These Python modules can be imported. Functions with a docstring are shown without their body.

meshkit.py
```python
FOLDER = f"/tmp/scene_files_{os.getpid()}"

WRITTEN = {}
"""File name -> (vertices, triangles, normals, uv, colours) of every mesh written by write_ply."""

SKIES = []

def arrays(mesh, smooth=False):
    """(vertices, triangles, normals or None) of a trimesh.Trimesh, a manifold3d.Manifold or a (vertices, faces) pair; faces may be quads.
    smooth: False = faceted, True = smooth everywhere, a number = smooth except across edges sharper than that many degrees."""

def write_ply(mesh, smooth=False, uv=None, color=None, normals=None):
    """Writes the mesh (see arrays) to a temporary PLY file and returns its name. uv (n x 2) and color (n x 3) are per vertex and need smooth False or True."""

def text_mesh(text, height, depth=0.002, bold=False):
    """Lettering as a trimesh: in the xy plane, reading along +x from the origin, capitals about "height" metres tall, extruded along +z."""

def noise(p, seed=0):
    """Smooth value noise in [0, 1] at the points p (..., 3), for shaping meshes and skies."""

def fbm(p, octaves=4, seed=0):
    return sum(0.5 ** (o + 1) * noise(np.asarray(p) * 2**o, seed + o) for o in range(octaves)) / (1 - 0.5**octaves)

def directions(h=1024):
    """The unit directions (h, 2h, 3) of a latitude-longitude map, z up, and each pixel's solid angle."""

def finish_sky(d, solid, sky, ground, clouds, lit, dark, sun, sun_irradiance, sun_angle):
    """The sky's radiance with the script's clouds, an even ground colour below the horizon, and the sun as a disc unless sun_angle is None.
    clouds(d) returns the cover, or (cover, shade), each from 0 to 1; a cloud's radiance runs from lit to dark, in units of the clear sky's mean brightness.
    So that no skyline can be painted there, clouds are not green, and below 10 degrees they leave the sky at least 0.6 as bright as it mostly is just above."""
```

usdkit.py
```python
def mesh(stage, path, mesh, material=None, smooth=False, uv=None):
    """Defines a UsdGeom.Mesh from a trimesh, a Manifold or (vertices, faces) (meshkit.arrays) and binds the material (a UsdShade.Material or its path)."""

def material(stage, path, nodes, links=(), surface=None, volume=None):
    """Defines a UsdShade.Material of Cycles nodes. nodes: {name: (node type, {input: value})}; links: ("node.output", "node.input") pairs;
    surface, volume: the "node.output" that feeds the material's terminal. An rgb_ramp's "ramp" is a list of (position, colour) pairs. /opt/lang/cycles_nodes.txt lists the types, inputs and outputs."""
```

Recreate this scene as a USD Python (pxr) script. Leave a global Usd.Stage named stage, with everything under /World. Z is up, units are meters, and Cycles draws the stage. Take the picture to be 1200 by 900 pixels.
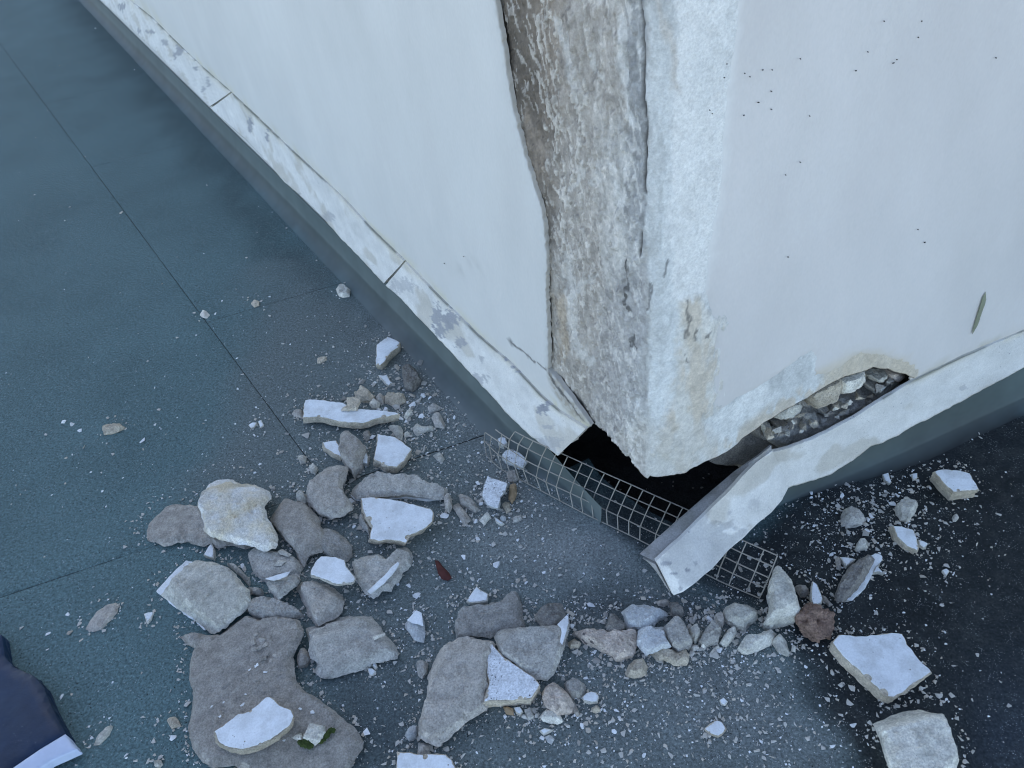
import math, random
import numpy as np, trimesh, usdkit, meshkit
from scipy.spatial import Delaunay, cKDTree
import shapely
from shapely.geometry import Polygon, Point, LineString
from pxr import Usd, UsdGeom, UsdLux, UsdShade, Sdf, Gf, Vt

stage = Usd.Stage.CreateInMemory()
UsdGeom.SetStageUpAxis(stage, 'Z'); UsdGeom.SetStageMetersPerUnit(stage, 1.0)
world = UsdGeom.Xform.Define(stage, '/World'); stage.SetDefaultPrim(world.GetPrim())
UsdGeom.Scope.Define(stage, '/World/Looks')

# ---------------------------------------------------------------- camera, sky, sun, exposure
F, H = 900.0, 1.2                       # focal length in photograph pixels (1200 wide), camera height in metres
EXPOSURE = 1.55
SKY = 0.11
SUN_AZ, SUN_EL = math.radians(98), math.radians(50)   # towards the sun, behind the building: everything in view lies in its shade
SUN_I = 0.9
_n = np.array([745.0 - 600, 1400.0 - 450, F]); _n /= np.linalg.norm(_n)
_Z = -_n; _X = np.array([1, 0, 0.0]) - _Z * _Z[0]; _X /= np.linalg.norm(_X); _Y = np.cross(_Z, _X)
R = np.array([_X, _Y, _Z])
cam = UsdGeom.Camera.Define(stage, '/World/camera')
cam.CreateHorizontalApertureAttr(36.0); cam.CreateVerticalApertureAttr(27.0); cam.CreateFocalLengthAttr(36.0 * F / 1200)
cam.CreateExposureAttr(EXPOSURE); cam.CreateClippingRangeAttr((0.05, 1000.0))
M = np.eye(4); M[0, :3] = R @ [1, 0, 0]; M[1, :3] = R @ [0, -1, 0]; M[2, :3] = R @ [0, 0, -1]; M[3, :3] = [0, 0, H]
UsdGeom.Xformable(cam).AddTransformOp().Set(Gf.Matrix4d(*M.ravel().tolist()))
sundir = np.array([math.cos(SUN_AZ) * math.cos(SUN_EL), math.sin(SUN_AZ) * math.cos(SUN_EL), math.sin(SUN_EL)])
dome = UsdLux.DomeLight.Define(stage, '/World/sky')
usdkit.material(stage, '/World/Looks/sky', {
    'tex': ('sky_texture', {'sky_type': 'single_scattering', 'sun_disc': False, 'sun_elevation': SUN_EL, 'sun_rotation': math.atan2(sundir[0], sundir[1]),
                            'air_density': 1.0, 'aerosol_density': 1.0, 'ozone_density': 1.0}),
    'tc': ('texture_coordinate', {}), 'mp': ('mapping', {'scale': (1, 1, 2.2)}),
    'no': ('noise_texture', {'scale': 1.6, 'detail': 6.0, 'roughness': 0.55}),
    'rp': ('rgb_ramp', {'ramp': [(0.42, (0, 0, 0)), (0.75, (0.12, 0.12, 0.12))]}),
    'mx': ('mix', {'color2': (6.0, 6.2, 6.6)}),
    'bg': ('background_shader', {'strength': SKY})},
    [('tc.generated', 'mp.vector'), ('mp.vector', 'no.vector'), ('no.fac', 'rp.fac'), ('rp.color', 'mx.fac'), ('tex.color', 'mx.color1'), ('mx.color', 'bg.color')], surface='bg.background')
UsdShade.MaterialBindingAPI.Apply(dome.GetPrim()).Bind(UsdShade.Material.Get(stage, '/World/Looks/sky'))
dome.GetPrim().SetCustomDataByKey('kind', 'structure')
sun = UsdLux.DistantLight.Define(stage, '/World/sun')
sun.CreateIntensityAttr(SUN_I); sun.CreateAngleAttr(0.53); sun.CreateColorAttr(Gf.Vec3f(1.0, 0.95, 0.88)); sun.CreateNormalizeAttr(True)
_a = np.cross([0, 0, 1.0], sundir); _a /= np.linalg.norm(_a); _b = np.cross(sundir, _a)
S = np.eye(4); S[0, :3] = _a; S[1, :3] = _b; S[2, :3] = sundir
UsdGeom.Xformable(sun).AddTransformOp().Set(Gf.Matrix4d(*S.ravel().tolist()))

# ---------------------------------------------------------------- measuring: where the photograph's points lie in the place
CAM = np.array([0, 0, H])
def rays(px): px = np.asarray(px, float).reshape(-1, 2); return np.stack([px[:, 0] - 600, px[:, 1] - 450, np.full(len(px), F)], 1) @ R.T
def on_level(px, z=0.0):
    d = rays(px); return CAM + d * ((z - H) / d[:, 2])[:, None]
def seen(p):
    c = (np.asarray(p, float) - CAM) @ R; return np.stack([600 + F * c[:, 0] / c[:, 2], 450 + F * c[:, 1] / c[:, 2]], 1)
def pts(s): return np.array([[float(v) for v in t.split(',')] for t in s.split()])
C = on_level((753, 661))[0]
def unit(v): return v / np.linalg.norm(v)
DL, DR = unit(on_level((120, 15))[0] - C), unit(on_level((1200, 458))[0] - C)
NL, NR = np.array([-DL[1], DL[0], 0]), np.array([DR[1], -DR[0], 0])
class Wall:
    def __init__(s, d, n): s.d, s.n = d, n
    def at(s, sz, o=0.0):
        sz = np.asarray(sz, float); o = np.broadcast_to(o, len(sz))
        return C + sz[:, :1] * s.d + sz[:, 1:2] * [0, 0, 1.0] + o[:, None] * s.n
    def of(s, px, o=0.0):
        """(along, up) of photograph points on the plane o in front of the wall"""
        r = rays(px); t = ((C + s.n * o - CAM) @ s.n) / (r @ s.n); p = CAM + r * t[:, None]
        return np.stack([(p - C) @ s.d, p[:, 2]], 1)
WL, WR = Wall(DL, NL), Wall(DR, NR)
fbm, noise = meshkit.fbm, meshkit.noise
def n3(x, y, z=0.0): return np.stack(np.broadcast_arrays(x, y, z), -1)

# ---------------------------------------------------------------- prims
USED = {}
def numbered(parent, name):
    k = USED.get((parent, name), 0); USED[(parent, name)] = k + 1
    return f'{parent}/{name}' + (f'_{k:03d}' if k else '')
def tag(prim, label=None, cat=None, group=None, kind=None):
    for k, v in (('label', label), ('category', cat), ('group', group), ('kind', kind)):
        if v: prim.SetCustomDataByKey(k, v)
    return prim
def thing(name, base, label=None, cat=None, group=None, kind=None):
    x = UsdGeom.Xform.Define(stage, numbered('/World', name)); x.AddTranslateOp().Set(Gf.Vec3d(*map(float, base)))
    tag(x.GetPrim(), label, cat, group, kind); x.GetPrim()
    BASE[str(x.GetPath())] = np.asarray(base, float)
    return x.GetPrim()
BASE = {}
def put(name, mesh, mat, parent=None, smooth=35, cd=None, label=None, cat=None, group=None, kind=None):
    """one Mesh prim, in world coordinates given; parent: a thing or a part"""
    v, f = (np.array(mesh.vertices), np.array(mesh.faces)) if hasattr(mesh, 'vertices') else (np.asarray(mesh[0], float), np.asarray(mesh[1], int))
    if parent is None:
        base = np.array([*v[:, :2].mean(0), v[:, 2].min()]); path = numbered('/World', name)
    else:
        path = numbered(str(parent.GetPath()), name); root = '/'.join(path.split('/')[:3]); base = BASE[root]
    m = usdkit.mesh(stage, path, (v - base, f), '/World/Looks/' + mat, smooth=True if cd is not None and smooth else smooth)
    if parent is None: UsdGeom.Xformable(m).AddTranslateOp().Set(Gf.Vec3d(*map(float, base))); BASE[path] = base
    if cd is not None:
        UsdGeom.PrimvarsAPI(m).CreatePrimvar('Cd', Sdf.ValueTypeNames.Color3fArray, 'vertex').Set(Vt.Vec3fArray.FromNumpy(np.clip(cd, 0, 1).astype(np.float32)))
    tag(m.GetPrim(), label, cat, group, kind)
    return m.GetPrim()

# ---------------------------------------------------------------- materials
def look(name, color=None, scale=30.0, lo=0.8, hi=1.15, rough=0.85, bump=0.3, bscale=250.0, bdist=0.002, spots=None, tint=None, tscale=12.0, spec=0.35, stretch=(1, 1, 1), vary=0.0, grain=0.0, gscale=330.0):
    """a mineral look: base colour (or the vertices' own, Cd) broken up by noise, optional second tint and dark or pale specks, fine relief"""
    nd = {'g': ('geometry', {}), 'mp': ('mapping', {'scale': stretch}), 'n': ('noise_texture', {'scale': scale, 'detail': 8.0, 'roughness': 0.65}),
          'r': ('rgb_ramp', {'ramp': [(0.25, (lo,) * 3), (0.75, (hi,) * 3)]}), 'm': ('mix', {'mix_type': 'multiply', 'fac': 1.0}),
          'b': ('noise_texture', {'scale': bscale, 'detail': 6.0, 'roughness': 0.7}), 'bm': ('bump', {'strength': bump, 'distance': bdist}),
          'p': ('principled_bsdf', {'roughness': rough, 'specular_ior_level': spec})}
    ln = [('g.position', 'mp.vector'), ('mp.vector', 'n.vector'), ('n.fac', 'r.fac'), ('mp.vector', 'b.vector'), ('b.fac', 'bm.height'), ('bm.normal', 'p.normal'), ('r.color', 'm.color2')]
    if color is None: nd['c'] = ('attribute', {'attribute': 'Cd'}); src = 'c.color'
    else: nd['c'] = ('color', {'value': color}); src = 'c.color'
    if tint:
        nd.update({'tn': ('noise_texture', {'scale': tscale, 'detail': 5.0, 'roughness': 0.6}), 'tr': ('rgb_ramp', {'ramp': [(0.45, (0, 0, 0)), (0.62, (1, 1, 1))]}), 'tm': ('mix', {'color2': tint})})
        ln += [('mp.vector', 'tn.vector'), ('tn.fac', 'tr.fac'), ('tr.color', 'tm.fac'), (src, 'tm.color1')]; src = 'tm.color'
    ln.append((src, 'm.color1')); src = 'm.color'
    for k, (scol, sscale, size, noisy) in enumerate(spots or []):
        nd.update({f's{k}': ('voronoi_texture', {'scale': sscale, 'randomness': 1.0}), f'q{k}': ('rgb_ramp', {'ramp': [(size * 0.7, (1, 1, 1)), (size, (0, 0, 0))]}),
                   f'w{k}': ('noise_texture', {'scale': sscale * 0.12, 'detail': 3.0}), f'v{k}': ('rgb_ramp', {'ramp': [(noisy, (0, 0, 0)), (noisy + 0.1, (1, 1, 1))]}),
                   f'u{k}': ('mix', {'mix_type': 'multiply', 'fac': 1.0}), f'x{k}': ('mix', {'color2': scol})})
        ln += [('mp.vector', f's{k}.vector'), (f's{k}.distance', f'q{k}.fac'), ('mp.vector', f'w{k}.vector'), (f'w{k}.fac', f'v{k}.fac'), (f'q{k}.color', f'u{k}.color1'), (f'v{k}.color', f'u{k}.color2'),
               (f'u{k}.color', f'x{k}.fac'), (src, f'x{k}.color1')]; src = f'x{k}.color'
    if grain:
        nd.update({'gn': ('noise_texture', {'scale': gscale, 'detail': 5.0, 'roughness': 0.7}), 'gr': ('rgb_ramp', {'ramp': [(0.32, (1 - grain,) * 3), (0.5, (1, 1, 1)), (0.68, (1 + grain,) * 3)]}), 'gx': ('mix', {'mix_type': 'multiply', 'fac': 1.0})})
        ln += [('mp.vector', 'gn.vector'), ('gn.fac', 'gr.fac'), (src, 'gx.color1'), ('gr.color', 'gx.color2')]; src = 'gx.color'
    if vary:
        nd.update({'o': ('object_info', {}), 'om': ('map_range', {'from_min': 0.0, 'from_max': 1.0, 'to_min': 1 - vary, 'to_max': 1 + vary}), 'oc': ('combine_color', {}), 'ox': ('mix', {'mix_type': 'multiply', 'fac': 1.0})})
        ln += [('o.random', 'om.value'), ('om.result', 'oc.r'), ('om.result', 'oc.g'), ('om.result', 'oc.b'), (src, 'ox.color1'), ('oc.color', 'ox.color2')]; src = 'ox.color'
    ln.append((src, 'p.base_color'))
    usdkit.material(stage, '/World/Looks/' + name, nd, ln, surface='p.BSDF')
look('plaster', None, scale=6, lo=0.93, hi=1.05, rough=0.8, bump=0.3, bscale=70, bdist=0.003, stretch=(1, 1, 0.5), grain=0.03)
look('masonry', None, scale=90, lo=0.88, hi=1.1, rough=0.9, bump=0.55, bscale=180, bdist=0.004, grain=0.15)
look('membrane', None, scale=150, lo=0.55, hi=1.45, rough=0.8, bump=0.6, bscale=420, bdist=0.0015, spec=0.2, grain=0.5, gscale=260.0,
     spots=[((0.55, 0.57, 0.58), 170.0, 0.12, 0.5), ((0.02, 0.024, 0.026), 110.0, 0.15, 0.47), ((0.42, 0.45, 0.46), 380.0, 0.2, 0.48)])
look('upstand', None, scale=14, lo=0.85, hi=1.12, rough=0.6, bump=0.15, bscale=90, spec=0.25)
look('skirting_cd', None, scale=30, lo=0.88, hi=1.06, rough=0.6, bump=0.35, bscale=90, bdist=0.003, spots=[((0.32, 0.32, 0.32), 75.0, 0.15, 0.57), ((0.25, 0.24, 0.22), 190.0, 0.2, 0.58)], grain=0.12)
look('flange', (0.31, 0.30, 0.29), scale=20, rough=0.7, bump=0.3, tint=(0.24, 0.23, 0.21), tscale=25, grain=0.2)
look('paint', (0.76, 0.785, 0.81), scale=40, lo=0.86, hi=1.05, rough=0.65, bump=0.3, bscale=120, tint=(0.64, 0.655, 0.665), tscale=32, spots=[((0.35, 0.35, 0.36), 130.0, 0.16, 0.55), ((0.3, 0.29, 0.27), 60.0, 0.09, 0.5)], grain=0.1)
look('paint_mottled', (0.72, 0.74, 0.77), scale=60, lo=0.7, hi=1.12, rough=0.75, bump=0.5, bscale=180, spots=[((0.16, 0.17, 0.18), 240.0, 0.3, 0.5), ((0.12, 0.12, 0.13), 110.0, 0.17, 0.5)], grain=0.3)
look('mortar_grey', (0.42, 0.40, 0.365), scale=55, lo=0.6, hi=1.35, bump=0.9, bscale=220, bdist=0.005, tint=(0.45, 0.43, 0.39), tscale=16, vary=0.2, spots=[((0.5, 0.5, 0.5), 260.0, 0.16, 0.5), ((0.1, 0.1, 0.1), 170.0, 0.14, 0.54)], grain=0.36)
look('mortar_brown', (0.43, 0.395, 0.35), scale=55, lo=0.6, hi=1.35, bump=0.9, bscale=200, bdist=0.005, tint=(0.42, 0.39, 0.35), tscale=14, vary=0.2, spots=[((0.5, 0.5, 0.48), 220.0, 0.13, 0.55)], grain=0.34)
look('mortar_beige', (0.52, 0.455, 0.36), scale=55, lo=0.6, hi=1.35, bump=0.9, bscale=220, bdist=0.005, vary=0.2, spots=[((0.17, 0.15, 0.13), 190.0, 0.18, 0.54)], grain=0.36)
look('mortar_pale', (0.66, 0.63, 0.555), scale=55, lo=0.6, hi=1.35, bump=0.9, bscale=200, bdist=0.005, tint=(0.54, 0.52, 0.46), vary=0.2, spots=[((0.2, 0.19, 0.18), 210.0, 0.15, 0.56)], grain=0.3)
look('mortar_dark', (0.21, 0.195, 0.175), scale=30, lo=0.65, hi=1.35, bump=0.8, bscale=160, bdist=0.004, vary=0.2, grain=0.45)
look('stone_pink', (0.55, 0.47, 0.40), scale=55, lo=0.6, hi=1.35, bump=0.9, bscale=150, bdist=0.005, spots=[((0.13, 0.11, 0.105), 62.0, 0.3, 0.47), ((0.2, 0.17, 0.16), 140.0, 0.25, 0.5)], grain=0.35)
look('stone_blue', (0.42, 0.43, 0.43), scale=28, lo=0.85, hi=1.15, bump=0.3, bscale=160, vary=0.2, grain=0.3)
look('stone_yellow', (0.64, 0.64, 0.63), scale=25, lo=0.8, hi=1.15, bump=0.6, bscale=120, bdist=0.004, tint=(0.58, 0.51, 0.38), tscale=9, grain=0.35)
look('terracotta', (0.225, 0.15, 0.115), scale=60, lo=0.6, hi=1.3, bump=0.8, bscale=140, bdist=0.004, grain=0.5)
look('ochre', (0.36, 0.26, 0.16), scale=40)
look('chip_white', (0.74, 0.75, 0.76), scale=60, vary=0.12)
look('chip_grey', (0.40, 0.385, 0.355), scale=60, vary=0.3)
look('chip_beige', (0.46, 0.42, 0.36), scale=60, vary=0.2)
look('blue_plastic', (0.008, 0.022, 0.055), scale=8, lo=0.6, hi=1.5, rough=0.4, bump=0.2, bscale=14, bdist=0.01, tint=(0.016, 0.03, 0.06), tscale=7, spec=0.3, spots=[((0.4, 0.42, 0.45), 130.0, 0.08, 0.5)])
look('pale_plastic', (0.50, 0.56, 0.70), scale=25, lo=0.85, hi=1.1, rough=0.45, bump=0.1)
look('wire', (0.34, 0.31, 0.26), scale=80, rough=0.45, bump=0.2, spec=0.6, tint=(0.27, 0.24, 0.2), tscale=40)
look('earth', (0.045, 0.042, 0.039), scale=30, lo=0.6, hi=1.5, rough=0.95, bump=0.8, bscale=120, bdist=0.006, grain=0.6)
look('core_fill', (0.075, 0.066, 0.058), scale=25, lo=0.6, hi=1.5, bump=0.9, bscale=90, bdist=0.008, grain=0.5)
look('moss', (0.05, 0.075, 0.018), scale=120, lo=0.5, hi=1.5, rough=0.95, bump=1.0, bscale=300, bdist=0.004)
look('leaf', (0.075, 0.022, 0.018), scale=60, lo=0.6, hi=1.4)
look('dry_leaf', (0.22, 0.23, 0.16), scale=60)
look('speck', (0.02, 0.02, 0.02), scale=60)
look('roofing', (0.3, 0.3, 0.3))
look('terrace', (0.40, 0.36, 0.30), scale=2)

# ---------------------------------------------------------------- shapes
def resample(ring, step, extra=None):
    out, ex = [], []
    ring = np.asarray(ring, float)
    for i in range(len(ring)):
        a, b = ring[i], ring[(i + 1) % len(ring)]
        k = max(1, int(round(np.linalg.norm(b - a) / step)))
        t = np.arange(k)[:, None] / k
        out.append(a + (b - a) * t)
        if extra is not None: ex.append(extra[i] + (extra[(i + 1) % len(ring)] - extra[i]) * t)
    return (np.vstack(out), np.vstack(ex)) if extra is not None else np.vstack(out)
def rough_ring(ring, amp, seed, freq=70.0):
    t = np.roll(ring, -1, 0) - np.roll(ring, 1, 0); t /= np.maximum(np.linalg.norm(t, axis=1, keepdims=True), 1e-9)
    d = (fbm(n3(ring[:, 0] * freq, ring[:, 1] * freq, seed * 7.31), 4, seed % 97) - 0.5) * 2 * amp
    return ring + np.stack([t[:, 1], -t[:, 0]], 1) * d[:, None]
def fill(poly, ring_pts, spacing, rnd, interior=None, keep=0.6):
    """Delaunay of the ring and a jittered grid inside it; returns all points (ring first) and triangles facing up"""
    if interior is None:
        x0, y0, x1, y1 = poly.bounds
        g = np.stack(np.meshgrid(np.arange(x0, x1, spacing), np.arange(y0, y1, spacing)), -1).reshape(-1, 2)
        interior = g + rnd.uniform(-0.3, 0.3, g.shape) * spacing
    if len(interior):
        interior = interior[shapely.contains_xy(poly, interior[:, 0], interior[:, 1])]
        if len(interior): interior = interior[cKDTree(ring_pts).query(interior)[0] > keep * spacing]
    p = np.vstack([ring_pts, interior]) if len(interior) else ring_pts
    t = Delaunay(p).simplices
    c = p[t].mean(1); t = t[shapely.contains_xy(poly, c[:, 0], c[:, 1])]
    a = np.cross(p[t[:, 1]] - p[t[:, 0]], p[t[:, 2]] - p[t[:, 0]])
    t = t[np.abs(a) > 1e-12]; a = a[np.abs(a) > 1e-12]
    t[a < 0] = t[a < 0][:, [0, 2, 1]]
    return p, t
def slab(top, bot, zt, zb, amp, seed, freq=45.0, jag=0.0032, bevel=0.0009, tilt=0.03, paint=None, spacing=None, flat=False):
    """a broken piece: top outline at zt, bottom outline at zb (2-D arrays, matching corners). Returns (vertices, faces) and, if paint is a width, the paint skin on top."""
    rnd = np.random.default_rng(seed)
    area = abs(Polygon(top).area); size = math.sqrt(area)
    sp = spacing or float(np.clip(size / 26, 0.0022, 0.0065)); step = max(sp * 0.7, 0.0022)
    T, B = resample(top, step, np.asarray(bot, float))
    jag = min(jag * (1.0 if flat else 1.25), size * (0.06 if flat else 0.085))
    J = rough_ring(T, jag, seed) - T; T = T + J; B = B + J * 0.6 + (rough_ring(B, jag * 0.8, seed + 5) - B)
    poly = Polygon(T).buffer(0)
    if poly.geom_type != 'Polygon': poly = max(poly.geoms, key=lambda g: g.area)
    mid = T.mean(0); slope = rnd.uniform(-1, 1, 2) * min(tilt, 0.25 * (zt - zb) / max(size, 1e-6)); tree = cKDTree(T)
    amp = min(amp, 0.3 * (zt - zb) + 0.0005); facets = []
    for k in range(0 if flat else int(rnd.integers(6, 11))):
        th_ = rnd.uniform(0, 2 * math.pi); u_ = np.array([math.cos(th_), math.sin(th_)]); ext = ((T - mid) @ u_).max(); r_ = ext * rnd.uniform(0.25, 0.85); drop = (zt - zb) * rnd.uniform(0.25, 0.65)
        facets.append((u_, r_, min(drop / max(ext - r_, 0.001), rnd.uniform(0.3, 1.6))))
    def ztop(p):
        d = tree.query(p)[0]
        z = zt + (p - mid) @ slope + amp * 2 * (fbm(n3(p[:, 0] * freq, p[:, 1] * freq, seed * 3.7), 4, seed % 89) - 0.5)
        if not flat:
            z = z + amp * 0.5 * np.abs(fbm(n3(p[:, 0] * freq * 3, p[:, 1] * freq * 3, seed), 3, 3) - 0.5) * -4
            th = seed * 1.3; a_ = p[:, 0] * math.cos(th) + p[:, 1] * math.sin(th); b_ = p[:, 1] * math.cos(th) - p[:, 0] * math.sin(th)
            st = fbm(n3(a_ * 14, b_ * 30, seed * 1.9), 3, 8) * 5; z = z + amp * 0.9 * (np.round(st) * 0.75 + st * 0.25 - 2.5) * 0.5
        for u_, r_, s_ in facets: z = np.minimum(z, zt + amp * 0.5 - s_ * np.maximum(0, (p - mid) @ u_ - r_))
        if not flat:
            w = 0.018 * np.clip(fbm(n3(p[:, 0] * 42, p[:, 1] * 42, seed * 2.3), 3, 17) - 0.36, 0, 1) * 2.4
            z = z - min(0.010, 0.45 * (zt - zb)) * np.clip(1 - d / np.maximum(w, 1e-5), 0, 1)
            z = z + min(0.0018, 0.07 * (zt - zb)) * (fbm(n3(p[:, 0] * 190, p[:, 1] * 190, seed), 2, 23) - 0.5) * 2
        return z - bevel * np.exp(-d / 0.0018)
    P2, tri = fill(poly, T, sp, rnd)
    n, N = len(P2), len(T)
    V = [np.column_stack([P2, ztop(P2)])]; Fc = [tri]
    K = max(2, min(6, int((zt - zb) / 0.006) + 1)); last = np.arange(N); ringz = V[0][:N, 2]; off = n
    cen = T.mean(0)
    for k in range(1, K + 1):
        t = k / K; r2 = T * (1 - t) + B * t; z = ringz * (1 - t) + zb * t
        if k < K:
            w = (fbm(n3(r2[:, 0] * 110, r2[:, 1] * 110, k * 2.3 + seed), 3, 11) - 0.5) * min(0.010, 0.4 * (zt - zb) + 0.0006)
            o = r2 - cen; r2 = r2 + o / np.maximum(np.linalg.norm(o, axis=1, keepdims=True), 1e-9) * w[:, None]
        V.append(np.column_stack([r2, z])); cur = off + np.arange(N); off += N
        a, b = last, np.roll(last, -1); c, d = cur, np.roll(cur, -1)
        Fc += [np.column_stack([a, c, b]), np.column_stack([b, c, d])]; last = cur
    V.append([[*B.mean(0), zb]]); Fc.append(np.column_stack([last, np.full(N, off), np.roll(last, -1)]))
    body = np.vstack(V), np.vstack(Fc)
    if paint is None: return body
    q = poly.buffer(-paint)
    if q.is_empty: return body, None
    if q.geom_type != 'Polygon': q = max(q.geoms, key=lambda g: g.area)
    for k in range(int(rnd.integers(2, 6))):
        q2 = q.difference(Point(q.exterior.interpolate(rnd.random(), normalized=True)).buffer(rnd.uniform(0.02, 0.075) * size, 3))
        if q2.geom_type == 'Polygon' and len(q2.interiors) == 0: q = q2
    ring = rough_ring(resample(np.array(q.exterior.coords)[:-1], step), paint * 1.3, seed + 3, 90.0)
    q = Polygon(ring).buffer(0)
    if q.geom_type != 'Polygon': q = max(q.geoms, key=lambda g: g.area); ring = np.array(q.exterior.coords)[:-1]
    p, t = fill(q, ring, sp, rnd); m = len(ring); z = ztop(p)
    lo = np.column_stack([ring, z[:m] - 0.002]); top3 = np.column_stack([p, z + 0.0014]); k = len(p) + np.arange(m)
    a, b, c, d = np.arange(m), np.roll(np.arange(m), -1), k, np.roll(k, -1)
    if not Polygon(ring).exterior.is_ccw: a, b, c, d = b, a, d, c
    return body, (np.vstack([top3, lo]), np.vstack([t, np.column_stack([a, c, b]), np.column_stack([b, c, d])]))
def ccw(ring, *more):
    if Polygon(ring).exterior.is_ccw: return (ring, *more)
    return tuple(x[::-1] for x in (ring, *more))
def tube(path, r, sides=6):
    path = np.asarray(path, float); n = len(path); V = []
    for i in range(n):
        t = unit(path[min(i + 1, n - 1)] - path[max(i - 1, 0)]); u = unit(np.cross(t, [0.1, 0.2, 0.97])); w = np.cross(t, u)
        a = np.arange(sides) * 2 * math.pi / sides
        V.append(path[i] + r * (np.cos(a)[:, None] * u + np.sin(a)[:, None] * w))
    V = np.vstack(V + [path[:1], path[-1:]]); Fc = []
    for i in range(n - 1):
        for k in range(sides):
            a, b = i * sides + k, i * sides + (k + 1) % sides
            Fc += [[a, b, a + sides], [b, b + sides, a + sides]]
    for k in range(sides):
        Fc += [[n * sides, (k + 1) % sides, k], [n * sides + 1, (n - 1) * sides + k, (n - 1) * sides + (k + 1) % sides]]
    return V, np.array(Fc)
def gridfaces(nu, nv):
    i = np.arange(nu * nv).reshape(nu, nv); a, b, c, d = i[:-1, :-1].ravel(), i[1:, :-1].ravel(), i[1:, 1:].ravel(), i[:-1, 1:].ravel()
    return np.vstack([np.column_stack([a, b, c]), np.column_stack([a, c, d])])
def smoothstep(a, b, x): t = np.clip((x - a) / (b - a), 0, 1); return t * t * (3 - 2 * t)
def mixc(a, b, t): t = np.asarray(t)[..., None]; return np.asarray(a) * (1 - t) + np.asarray(b) * t
def polyline(t, xs, ys): return np.interp(t, xs, ys)
def dist_line(p, line):
    return shapely.distance(shapely.points(p), LineString(line))
def inside(p, poly, soft):
    g = Polygon(poly); pp = shapely.points(p); d = shapely.distance(pp, g.exterior); s = np.where(shapely.contains(g, pp), d, -d)
    return smoothstep(-soft, soft, s)
# ---------------------------------------------------------------- the floor: roofing membrane in sheets, with the broken-open pit at the corner
foot = Polygon([(C + a)[:2] for a in (0 * DL, 6 * DR, 6 * DR + 9 * DL, 9 * DL)])
front_floor = Polygon(on_level(pts('600,600 640,560 690,536 703,556 722,573 760,598 808,622 850,642 866,624 886,602 904,582 920,570 990,556 1000,640 900,740 700,740'))[:, :2]).buffer(0)
pit = Polygon(on_level(pts('690,536 703,556 722,573 760,598 808,622 850,642 866,624 886,602 904,582 920,570 935,560 940,480 690,480'))[:, :2]).buffer(0).union(Polygon([(C + a)[:2] for a in (-0.0 * DL, 0.75 * DR, 0.75 * DR + 0.45 * DL, 0.45 * DL)]).intersection(foot.buffer(-0.004))).buffer(0.01).buffer(-0.008).difference(front_floor)
if pit.geom_type != 'Polygon': pit = max(pit.geoms, key=lambda g: g.area)
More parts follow.
